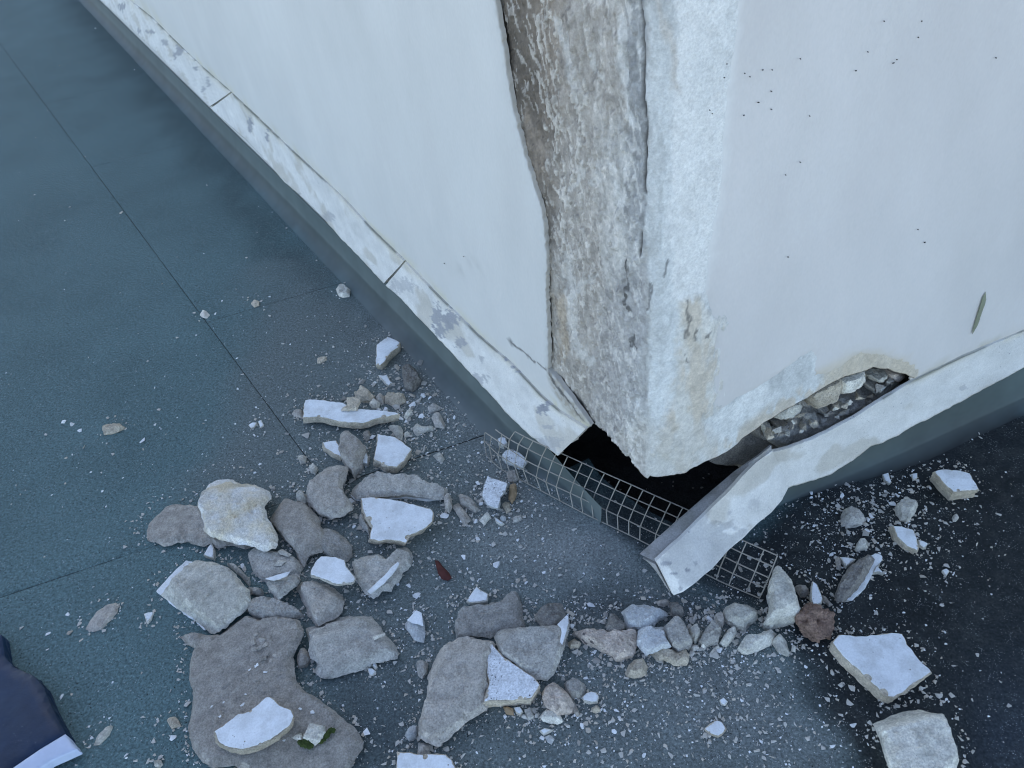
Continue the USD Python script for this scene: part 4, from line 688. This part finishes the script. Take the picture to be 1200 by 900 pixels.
I(MF, 'big brown oval plate of the middle heap', mf, 'N', .034, '515,752 521,748 527,745 535,741 543,739 560,741 577,744 580,750 578,757 574,765 570,773 571,786 572,800 570,812 567,823 558,830 547,837 530,852 513,867 506,868 500,867 493,862 488,856 488,844 493,828 498,813 498,800 498,787 504,773 509,761', (2, 6), z0=.006)
plate = I(MF, 'grey plate with a white streak along its right edge', mf, 'G', .03, '578,741 582,736 586,733 597,732 608,732 617,731 626,731 639,730 652,729 659,723 666,717 667,730 664,743 660,756 656,766 652,776 646,784 640,790 633,790 626,789 614,782 604,776 596,771 588,766 583,759 580,752', (0, 3), z0=.006, whole=True)
I(PF, 'white streak of paint on the right edge of the grey plate', pf, 'A', .003, '653,731 660,724 666,718 666,730 663,743 659,756 656,752 658,741 657,735', (0, 1), z0=.035, on=plate)
I(ST, 'pitted pinkish beige stone at the right foot of the middle heap', st_, 'P', .03, '632,804 639,797 648,792 654,795 658,800 664,806 668,812 671,820 670,828 663,829 656,829 652,833 646,829 640,825 635,818')
I(ST, 'thin brown splinter beside the pitted pinkish stone', st_, 'N', .012, '670,815 675,824 680,835 676,837 672,832 667,826')
I(ST, 'rounded grey lump right of the middle heap', st_, 'G', .022, '660,797 664,793 670,790 678,792 684,797 684,804 682,810 676,813 669,811')
I(PF, 'pale flake with a flat bottom right of the rounded grey lump', pf, 'A', .01, '682,817 687,812 693,810 699,811 702,816 700,822 692,823 684,821', white='paint')
I(ST, 'small beige nugget under the pale flat bottomed flake', st_, 'B', .012, '693,827 698,824 703,826 704,830 698,833 694,831')
I(ST, 'pale block below the pitted pinkish stone', st_, 'A', .016, '632,838 636,832 640,828 647,829 654,832 657,838 659,842 652,845 643,843 636,842', (0, 2))
I(PF, 'pale pointed chip, upper of two below the pale block', pf, 'A', .006, '632,856 638,853 648,855 642,859 637,861', white='paint')
I(ST, 'pinkish grey chip, lower of two below the pale block', st_, 'K', .008, '638,862 644,859 650,864 646,871 641,868')
I(MF, 'dark brown lump behind the grey plate with the white streak', mf, 'D', .034, '626,717 632,708 640,702 649,702 658,704 661,711 659,718 652,725 648,729 641,729 634,726')
I(PF, 'small white chip touching the mottled white slab', pf, 'A', .008, '602,829 609,828 613,833 609,837 604,834', white='paint')
I(ST, 'ochre brown stone under the mottled white slab', st_, 'O', .01, '589,826 601,828 602,836 592,834')
I(ST, 'grey chip under the mottled white slab right of the small white chip', st_, 'G', .012, '613,829 622,827 626,838 618,842')
I(ST, 'light grey stone left of the big brown plate', st_, 'G', .016, '487,774 493,770 500,773 499,784 493,792 488,788')
I(ST, 'grey pebble at the lower left tip of the big brown plate', st_, 'K', .016, '472,858 478,852 487,847 489,852 486,861 478,865')
I(ST, 'grey cube at the bottom tip of the big brown plate', st_, 'G', .018, '488,867 496,867 502,870 501,880 495,886 487,881')
I(PF, 'white block cut by the bottom edge of the photo', pf, 'B', .026, '465,880 475,881 487,883 505,883 523,884 530,891 534,900 533,914 500,916 464,914', (0, 4), white='paint')
# -- row of stones under the torn skirting end
I(ST, 'pink pitted triangular stone at the left end of the stone row', st_, 'P', .028, '670,734 676,732 683,731 696,731 708,731 712,734 721,733 730,732 740,732 747,734 747,747 745,755 743,762 733,765 722,767 717,762 704,756 692,750 681,743')
I(ST, 'small tan pebble left of the pink pitted triangular stone', st_, 'B', .014, '663,750 668,747 673,745 681,750 678,755 668,757')
I(ST, 'dark grey pointed stone on the pink pitted triangular stone', st_, 'D', .024, '712,718 716,714 720,713 727,719 732,726 732,732 725,734 717,734 710,732', z0=.012)
I(ST, 'pale blue grey slab pointing at the torn skirting end', st_, 'K', .03, '728,709 735,705 743,703 754,704 765,707 774,708 783,709 783,714 773,718 768,724 763,729 757,731 750,732 741,731 733,730')
I(ST, 'bluish grey four sided stone in the middle of the stone row', st_, 'K', .032, '747,733 752,731 758,729 768,730 778,730 780,737 782,744 787,753 772,758 757,762 751,756 745,750', (0, 4))
I(ST, 'tan elongated shell like stone in front of the bluish four sided stone', st_, 'B', .02, '760,760 767,757 778,758 788,758 795,759 802,757 809,765 808,771 805,775 795,775 780,772 767,768', (0, 2))
I(ST, 'tan rounded stone alone in front of the stone row', st_, 'B', .02, '732,782 737,775 743,770 748,769 753,768 758,775 757,785 750,788 743,789 736,787')
I(ST, 'dark stone right under the tip of the torn skirting', st_, 'D', .026, '785,701 795,700 799,706 803,713 798,717 792,714 787,712')
I(ST, 'small flat brown chip left of the torn skirting tip', st_, 'N', .012, '770,702 776,700 783,700 785,705 778,707 772,706')
I(ST, 'lumpy grey cluster right of the bluish four sided stone', st_, 'G', .032, '778,728 786,722 795,717 803,723 806,731 812,745 807,749 803,750 800,755 796,757 788,752 783,745')
I(ST, 'narrow pale stone right of the lumpy grey cluster', st_, 'A', .024, '808,733 813,730 818,728 822,737 819,743 815,748 810,741')
I(ST, 'wedge shaped grey stone with a beige left face', st_, 'G', .03, '820,745 827,734 835,724 842,727 847,732 845,740 842,745 834,748 827,749')
I(ST, 'pale crumbly stone between the wedge stone and the lumpy white stone', st_, 'A', .022, '844,748 848,741 853,735 858,731 863,727 865,735 860,742 857,747 852,752')
I(ST, 'light grey lumpy rock at the right end of the stone row', st_, 'A', .034, '848,710 852,703 860,702 867,702 877,704 887,707 891,715 885,720 880,723 873,729 866,727 860,725 854,721')
I(ST, 'lumpy white stone shaped like a knuckle bone', st_, 'A', .024, '865,753 868,747 873,742 883,741 893,738 897,734 902,732 907,732 911,735 908,743 903,748 897,752 887,756 878,760 870,759')
I(ST, 'elongated pale stone touching the knuckle bone shaped stone', st_, 'A', .018, '905,747 909,743 913,740 918,744 922,748 927,763 924,764 920,762 913,758')
I(ST, 'round white pebble right of the elongated pale stone', st_, 'A', .01, '929,753 934,755 933,761 928,760')
I(ST, 'small grey pebble in front of the lumpy grey cluster', st_, 'G', .014, '808,755 813,752 818,752 820,756 812,761')
I(ST, 'small upright pale pebble in front of the wedge stone', st_, 'A', .012, '821,749 825,749 828,754 826,757 822,755')
I(ST, 'white forked chip in front of the stone row', st_, 'A', .01, '832,763 836,758 842,752 844,757 848,758 842,760 838,763')
I(ST, 'grey brown stone between the lumpy cluster and the light grey rock', st_, 'N', .02, '838,716 845,712 850,720 848,730 840,728')
I(ST, 'tall pale rock leaning on the right end of the wire mesh', st_, 'A', .06, '907,663 910,654 914,654 917,656 920,661 923,667 927,671 931,676 933,683 935,690 938,699 940,707 937,711 928,713 918,715 907,718 902,718 898,716 903,707 904,698 905,690 902,684')
I(ST, 'flat grey stone right of the tall pale rock', st_, 'N', .018, '932,683 938,681 945,682 950,690 945,694 939,693')
I(PF, 'white thin sliver standing between the tall pale rock and the terracotta lump', pf, 'A', .024, '952,681 957,684 961,693 964,702 962,707 952,710 950,702', (-1, 3), white='paint')
I(ST, 'narrow dark splinter right of the white thin sliver', st_, 'N', .01, '963,694 968,697 976,706 972,708 966,702')
# -- right side
I(PF, 'big bright white five sided slab on the dark floor at lower right', pf, 'B', .03, '976,752 983,743 992,743 1003,744 1015,744 1030,743 1045,742 1057,743 1061,750 1065,757 1072,766 1078,775 1085,782 1092,789 1085,793 1078,798 1063,808 1048,819 1040,817 1035,814 1027,806 1017,797 1007,786 997,777 988,769', (-7, 8), white='paint')
I(ST, 'big rough beige grey block at the bottom right', st_, 'A', .055, '1030,841 1041,836 1053,831 1068,826 1083,823 1093,827 1103,830 1112,830 1113,838 1115,847 1121,860 1126,872 1128,884 1127,897 1122,910 1085,913 1052,908 1048,893 1042,877 1037,860', (-8, 6))
I(PF, 'white topped chunk with a brown left side, highest on the right', pf, 'B', .042, '1094,552 1101,550 1108,549 1115,550 1122,551 1130,553 1137,555 1140,561 1144,567 1147,573 1132,575 1117,577 1111,571 1105,565 1099,558', (-6, 10), white='paint')
I(PF, 'white fan shaped piece with a sharp lower tip on the dark floor', pf, 'B', .026, '1046,616 1052,616 1058,617 1064,619 1070,621 1073,627 1075,633 1077,641 1076,647 1069,643 1063,640 1056,634 1051,629', (-6, 3), white='paint')
I(PF, 'small white chip touching the white fan shaped piece', pf, 'A', .007, '1076,632 1082,634 1088,637 1083,642 1077,638', white='paint')
I(ST, 'light grey stone left of the white topped chunk', st_, 'A', .026, '1052,590 1057,583 1063,578 1070,580 1077,582 1077,588 1075,595 1068,603 1058,601')
I(ST, 'crumbly grey lump below the droopy skirting on the right', st_, 'G', .024, '987,602 989,596 992,590 1000,590 1006,594 1012,597 1017,602 1011,607 1005,610 995,610')
I(MF, 'dark long fragment with a bright white right edge', mf, 'D', .034, '980,690 983,681 987,673 993,665 1000,657 1009,649 1017,643 1024,645 1026,648 1021,657 1015,668 1008,680 1000,689 990,698 983,698', (8, 7), under=0.3)
I(PF, 'white bit peeping out left of the dark long fragment', pf, 'A', .012, '984,652 994,653 1003,655 997,659 992,663', white='paint')
I(PF, 'white jagged bit right of the dark long fragment', pf, 'A', .008, '1023,671 1026,664 1032,659 1030,665 1036,672 1029,670', white='paint')
I(ST, 'small brown stone left of the dark long fragment', st_, 'N', .012, '980,652 984,648 987,655 986,665 981,663')
I(PF, 'small white triangular chip near the right upstand', pf, 'A', .006, '1034,556 1041,554 1045,565 1042,567 1036,562', white='paint')
I(PF, 'tiny white square chip left of the white topped chunk', pf, 'A', .006, '1068,555 1075,554 1075,560 1070,562', white='paint')
I(ST, 'small grey pair of pebbles above the dark long fragment', st_, 'A', .018, '1003,638 1008,629 1014,627 1020,632 1018,638 1012,639 1006,641')
I(PF, 'small white curl alone on the dark floor far right', pf, 'A', .006, '1104,668 1109,666 1113,669 1109,675', white='paint')
I(ST, 'small grey pebble below the white topped chunk', st_, 'G', .01, '1117,603 1121,600 1125,604 1122,608 1118,607')
# -- around the left end of the mesh
I(PF, 'pale scuffed stone left of the ochre stone near the mesh', pf, 'K', .03, '565,580 566,573 568,566 571,557 577,560 586,563 595,566 594,574 590,579 587,584 586,592 584,597 578,595 571,592', (0, 2), white='mottled')
I(ST, 'orange ochre stone beside the pale scuffed stone', st_, 'O', .018, '596,566 600,563 604,564 605,573 602,580 599,585 595,580')
I(ST, 'flat brown grey stone under the lower mesh wire', st_, 'N', .014, '592,549 600,547 607,548 607,558 600,562 595,561')
I(PF, 'pale blue white rock seen through the mesh', pf, 'K', .024, '588,533 592,528 598,526 604,528 610,531 615,536 618,541 613,548 606,546 599,543 592,540', (0, 3), white='mottled')
I(PF, 'small pale lump above the rock seen through the mesh', pf, 'A', .016, '583,514 588,511 593,513 595,519 590,522 584,519', white='paint')
I(ST, 'tan pebble below the orange ochre stone', st_, 'B', .014, '588,588 591,584 596,585 598,594 593,598')
I(ST, 'grey brown stick like stone left of the scuffed stone', st_, 'N', .018, '528,588 532,585 536,584 543,594 551,605 547,608 543,611 536,600')
I(ST, 'brown wedge with a pale face, right of the stick like stone', st_, 'N', .02, '536,574 541,574 549,580 556,585 561,591 556,595 547,590 539,586')
I(ST, 'small pale stone below the scuffed stone', st_, 'A', .012, '561,607 566,602 571,598 575,603 570,608 567,612')
I(PF, 'bright white comma shaped chip below the scuffed stone', pf, 'A', .007, '579,605 584,608 591,613 587,615 581,611', white='paint')
I(ST, 'round grey pebble right of the white comma shaped chip', st_, 'K', .01, '585,604 588,601 593,603 592,608 587,608')
I(ST, 'oval grey pebble farther right below the mesh', st_, 'G', .012, '599,604 604,601 610,600 612,605 606,608 601,608')
I(ST, 'crumbly lump at the right end of the long dark slab', st_, 'N', .024, '519,583 522,574 527,577 528,588 524,594 520,590')
# -- scattered left
I(MF, 'flat grey oval flake alone on the floor at far left', mf, 'N', .008, '98,735 104,725 110,717 117,711 125,706 133,704 137,708 136,715 127,726 117,736 107,738')
I(PF, 'white triangular chip left of the big pale square slab', pf, 'A', .005, '168,719 174,717 180,717 177,725 172,731', white='paint')
I(ST, 'pale finger shaped stick of mortar at lower left', st_, 'A', .01, '106,871 113,861 120,853 127,847 130,849 126,857 120,865 113,871', )
I(ST, 'curled beige chip left of the largest slab', st_, 'B', .01, '193,842 198,838 203,837 207,842 210,849 204,850 199,852')
I(ST, 'round white pebble at the lower left near the bottom edge', st_, 'A', .012, '178,891 181,888 186,888 188,893 184,897 179,896')
I(ST, 'brown boat shaped splinter alone on the left membrane', st_, 'B', .012, '118,497 122,493 130,495 138,494 146,498 138,502 128,505 120,506', )
I(ST, 'small white stone beside the long seam', st_, 'A', .008, '233,367 237,362 241,363 245,367 242,371 236,370')
I(ST, 'small beige pebble beside the cross seam', st_, 'B', .008, '293,354 297,350 303,351 303,356 297,358')
I(ST, 'pale crumbled stone near the left wall upstand', st_, 'A', .014, '393,337 397,331 404,332 410,337 408,343 400,345 395,342')
I(ST, 'tan oblong chip left of the white wedge', st_, 'B', .007, '371,419 376,417 382,417 382,420 375,424 371,424')
I(PF, 'white pair of chips near the seam end, left one', pf, 'A', .005, '291,498 296,495 301,495 298,500 294,502', white='paint')
I(PF, 'white pair of chips near the seam end, right one', pf, 'A', .005, '302,494 306,492 309,498 305,501', white='paint')
I(ST, 'pale pebble at the end of the long seam', st_, 'A', .012, '348,534 352,530 358,532 357,539 351,541')
I(ST, 'crumb above the leaf shaped slab', st_, 'A', .016, '361,545 366,541 371,545 367,551 362,549')
I(PF, 'pale tan chip alone on the speckled floor at bottom right', pf, 'B', .008, '825,854 832,848 840,844 846,846 852,854 847,860 842,863 833,860', white='paint')
I(PF, 'white flake above the pale tan chip', pf, 'A', .005, '843,820 848,817 853,822 850,826 845,825', white='paint')
# terracotta piece: a curled, hollow bit of clay
tc = thing('terracotta_lump', on_level((953, 735))[0], 'hollow reddish brown lump of broken terracotta', 'terracotta lump')
m = trimesh.creation.icosphere(5, 1.0); vv = m.vertices.copy(); o = on_level((953, 736))[0]
rr = 1 + 0.7 * (fbm(vv * 1.7 + 5, 4, 71) - 0.5) + 0.5 * (fbm(vv * 4, 4, 72) - 0.5) + 0.08 * (fbm(vv * 18, 3, 73) - 0.5)
for hd, wd, dp in (((0.38, -0.42, 0.82), 0.62, 0.85), ((-0.75, -0.25, 0.6), 0.18, 0.3), ((-0.2, 0.6, 0.7), 0.14, 0.2)):
    rr -= dp * np.exp(-((np.arccos(np.clip(vv @ unit(np.array(hd)), -1, 1)) / wd) ** 2) ** 1.5)
vv = vv * rr[:, None] * [0.029, 0.027, 0.027]; vv[:, 2] = np.maximum(vv[:, 2] + 0.022, 0.0)
put('clay_body', (vv + o, m.faces), 'terracotta', tc, smooth=True); TRACED.append(Polygon(pts('930,735 940,715 965,715 976,737 968,757 945,752')))
# moss round the chip on the largest slab, and a dry reddish leaf
def tufts(px, z, n, r, seed):
    g = np.random.default_rng(seed); poly = Polygon(pts(px)); out = []; b = poly.bounds
    while len(out) < n:
        q = np.array([g.uniform(b[0], b[2]), g.uniform(b[1], b[3])])
        if poly.contains(Point(q)):
            m = trimesh.creation.icosphere(1, r * g.uniform(0.6, 1.3)); m.vertices = m.vertices * (1 + 0.5 * (g.random((len(m.vertices), 1)) - 0.5)) * [1, 1, 0.8]; m.apply_translation(on_level(q, z)[0]); out.append(m)
    return trimesh.util.concatenate(out)
put('moss', trimesh.util.concatenate([tufts('351,869 360,867 369,870 367,875 358,876 352,873', .033, 45, .003, 5), tufts('371,868 375,862 382,857 391,854 392,858 383,864 376,871', .033, 45, .003, 6)]), 'moss', None, label='small patch of green moss round the pale chip on the largest slab', cat='moss')
lp = on_level(pts('509,655 513,655 519,663 526,670 529,676 524,679 517,677 513,670'), 0.008)[:, :2]; lp = ccw(lp)[0]
put('leaf', slab(lp, lp, 0.009, 0.003, 0.004, 9, 60, jag=0.001, bevel=0.001), 'leaf', None, label='shrivelled dark red leaf on the dusty floor below the large white slab', cat='leaf'); TRACED.append(Polygon(pts('509,655 519,660 529,676 517,679')))

# ---------------------------------------------------------------- chips (single) and grit (uncountable)
crnd = np.random.default_rng(2024); TREE = shapely.STRtree(TRACED)
def pebble(r, g, n=11, flat=0.55):
    p = g.normal(size=(n, 3)); p /= np.linalg.norm(p, axis=1, keepdims=True); p *= g.uniform(0.75, 1.1, (n, 1)) * r; p *= [1, g.uniform(0.55, 1), flat * g.uniform(0.6, 1.1)]
    a = g.uniform(0, 6.283); p = np.column_stack([p[:, 0] * math.cos(a) - p[:, 1] * math.sin(a), p[:, 0] * math.sin(a) + p[:, 1] * math.cos(a), p[:, 2]])
    m = trimesh.convex.convex_hull(p); return m
open_floor = [g for g in (free.buffer(-0.004),)]
shapely.prepare(open_floor[0])
def on_floor(q):
    w = on_level(q)[:, :2]; ok = shapely.contains_xy(open_floor[0], w[:, 0], w[:, 1])
    hit = TREE.query(shapely.points(q), predicate='within')[0]; ok[hit] = False
    return w, ok
CZ = [  # (name of the place, label, centre, spread, how many, pixel size range, looks)
    ('a', 'small stone chip in the crumbs of the upper left heap', (478, 470), (40, 36), 50, (2.4, 5.8), 'ggbw'), ('b', 'small stone chip among the slabs of the left heap', (400, 600), (70, 70), 46, (2.4, 6.0), 'ggwb'),
    ('c', 'small rubble chip in the row of stones under the torn skirting', (780, 738), (75, 20), 54, (2.4, 5.8), 'gggbw'), ('d', 'small rubble chip on the dark floor below the right wall', (1000, 610), (60, 40), 36, (2.2, 4.4), 'gbwg'),
    ('e', 'small chip at the right foot of the middle heap', (665, 838), (50, 28), 24, (2.2, 4.4), 'gwwb'), ('f', 'small chip near the left end of the wire mesh', (575, 560), (45, 50), 20, (2.0, 4.2), 'gwb'), ('g', 'small chip near the right end of the wire mesh', (885, 690), (35, 25), 14, (2.2, 4.2), 'ggb')]
CM = {'w': 'chip_white', 'g': 'chip_grey', 'b': 'chip_beige'}
for tagc, lab, cen, spr, nn, sz, mats in CZ:
    q = np.array(cen) + crnd.normal(size=(nn * 3, 2)) * np.array(spr) * 0.75; w, ok = on_floor(q); ok = np.where(ok)[0][:nn]
    for i in ok:
        r = crnd.uniform(*sz) ** 1.0 * np.linalg.norm(np.append(w[i], -H)) / F; m = pebble(r, crnd, 12); m.apply_translation([w[i][0], w[i][1], -m.bounds[0, 2] * 0.75])
        put('stone_chip', m, CM[mats[crnd.integers(len(mats))]], None, smooth=False, label=lab, cat='stone chip', group=lab.replace('small stone chip', 'small stone chips').replace('small rubble chip', 'small rubble chips').replace('small chip', 'small chips'))
SP = '75,495,3.5 85,498,4 94,505,4 168,517,4.5 253,368,3 298,511,3 83,742,4 81,720,3.5 57,743,3.5 56,761,2.6 73,817,3.5 84,814,2 203,865,4.5 108,865,2.5 148,886,3 166,789,1.8 132,800,1.8 112,34,2.5 143,250,3 158,82,1.6 230,393,2 62,827,1.5 279,456,2.4 278,420,2 340,404,2 300,478,2 241,493,2 239,496,2 316,348,2 260,353,2 276,497,2 182,498,2.4 78,537,2 85,533,1.8 107,554,2.4 144,560,1.6 305,544,2.4 124,594,2 120,576,2 61,580,1.5 181,455,2 892,868,4 975,875,4 999,850,4.5 1095,799,4 944,782,2.5 1060,704,2.4 1059,718,2 1020,698,2.4 1109,820,2.2 1119,896,2.5 1108,755,2 1107,741,2 1096,760,1.8 1080,760,1.5 869,821,3 856,811,2.5 726,842,3.5 735,850,3 738,857,2.5 740,881,4 755,886,4 695,831,2.5 703,834,2.5 668,863,2.5 430,860,6 415,840,3 443,830,2 434,786,4.5 402,827,2 505,820,3 530,815,2 539,900,3 607,681,4 617,683,3 637,671,3 582,662,6 543,653,5 560,632,3.5 559,631,3 489,610,2 521,605,6 511,663,2 479,687,4 473,669,4 485,717,3 440,780,3 548,667,3 560,634,3 607,633,3 636,632,3 570,609,3 665,733,2'
for t in SP.split():
    x, y, r = map(float, t.split(',')); w, ok = on_floor(np.array([[x, y]]))
    if not ok[0]: continue
    m = pebble(r * 0.95 * np.linalg.norm(np.append(w[0], -H)) / F, crnd, 10, 0.4); m.apply_translation([w[0][0], w[0][1], -m.bounds[0, 2] * 0.9])
    side = 'left membrane sheet' if x < 330 else 'dark right floor' if x > 900 else 'dusty floor among the heaps'
    put('stone_chip', m, 'chip_white' if crnd.random() < 0.75 else 'chip_beige', None, smooth=False, label=f'single pale chip scattered on the {side}', cat='stone chip', group=f'pale chips scattered on the {side}')
for x, y in ((425 / 4.286 * 1 + 200, 391 / 4.286 + 690), (433 / 4.286 + 200, 388 / 4.286 + 690), (292, 785), (311, 788), (288, 814), (248, 828), (284, 826), (262, 823), (258, 840), (352, 831), (367, 835), (333, 868)):
    w = on_level((x, y), 0.031)[0]; m = pebble(crnd.uniform(2.0, 4.2) * 1.25 / F, crnd, 10, 0.4); m.apply_translation([w[0], w[1], 0.0315 - m.bounds[0, 2] * 0.6])
    put('stone_chip', m, CM['wbw'[crnd.integers(3)]], None, smooth=False, label='small pale chip lying on the largest grey slab', cat='stone chip', group='pale chips on the largest slab')
_b = []
for g in TRACED:
    n_ = int(g.exterior.length * 0.42); t_ = crnd.random(n_) * g.exterior.length; pp = np.array([g.exterior.interpolate(t).coords[0] for t in t_]); c_ = np.array(g.centroid.coords[0]); d_ = pp - c_
    _b.append(pp + d_ / np.maximum(np.linalg.norm(d_, axis=1, keepdims=True), 1e-6) * np.abs(crnd.normal(size=(n_, 1))) * 8 + crnd.normal(size=(n_, 2)) * 2.5)
AROUND = np.vstack(_b)
for x, y in ((300, 744), (306, 750), (311, 757), (304, 759), (314, 766), (309, 771), (318, 774), (297, 752), (316, 752), (322, 768), (305, 738), (298, 760)):
    w = on_level((x, y), 0.03)[0]; m = pebble(crnd.uniform(3.0, 6.0) * 1.25 / F, crnd, 12, 0.6); m.apply_translation([w[0], w[1], 0.029])
    put('stone_chip', m, 'mortar_brown', None, smooth=False, label='grey crumb in the crumbling crack of the largest slab', cat='stone chip', group='grey crumbs in the crack of the largest slab')
for k in range(40):  # crumbs fallen into the dark pit
    q = np.array([crnd.uniform(700, 890), crnd.uniform(545, 650)]); w = on_level(q, -0.11)[0]
    if not pit.contains(Point(w[:2])): continue
    m = pebble(crnd.uniform(1.2, 3.2) * 1.4 / F, crnd, 10, 0.6); m.apply_translation([w[0], w[1], -0.108])
    put('stone_chip', m, 'chip_beige', None, smooth=False, label='crumb fallen into the dark pit behind the wire mesh', cat='stone chip', group='crumbs in the dark pit behind the wire mesh')
def grit(name, n, zones, size, mat, seed):
    g = np.random.default_rng(seed); V, Fc, off = [], [], 0; protos = [pebble(1.0, g, 7, 0.6) for _ in range(24)]
    q = np.vstack([np.array(c) + g.normal(size=(int(n * wgt), 2)) * np.array(s) if s is not None else g.uniform((-20, -20), (1220, 920), (int(n * wgt), 2)) for c, s, wgt in zones]); q = np.vstack([q, AROUND[g.random(len(AROUND)) < 0.85]]); w, ok = on_floor(q)
    for i in np.where(ok & (np.abs(w[:, 0]) < 4) & (w[:, 1] < 6))[0]:
        m = protos[g.integers(24)]; r = size[0] + (size[1] - size[0]) * g.random() ** 3; a = g.uniform(0, 6.283); p = m.vertices * r; p = np.column_stack([p[:, 0] * math.cos(a) - p[:, 1] * math.sin(a), p[:, 0] * math.sin(a) + p[:, 1] * math.cos(a), p[:, 2]]) + [w[i, 0], w[i, 1], r * 0.3]
        V.append(p); Fc.append(m.faces + off); off += len(p)
    put(name, (np.vstack(V), np.vstack(Fc)), mat, None, smooth=False, label={'chip_white': 'fine white plaster grit strewn over the floor', 'chip_grey': 'fine grey mortar grit and crumbs round the rubble', 'chip_beige': 'fine beige sand and crumbs round the rubble'}[mat], cat='grit', kind='stuff')
ZN = [((480, 480), (55, 50), .16), ((590, 580), (60, 60), .10), ((790, 745), (90, 30), .14), ((1010, 610), (70, 45), .14), ((660, 800), (130, 75), .16), ((420, 640), (90, 110), .14), ((880, 830), (110, 70), .12)]
grit('white_grit', 3400, ZN + [((0, 0), None, .13), ((300, 480), (110, 90), .08)], (0.0006, 0.0032), 'chip_white', 1)
grit('grey_grit', 5200, ZN + [((0, 0), None, .10)], (0.0009, 0.0066), 'chip_grey', 2)
grit('beige_grit', 2600, ZN + [((0, 0), None, .06)], (0.0008, 0.0048), 'chip_beige', 3)
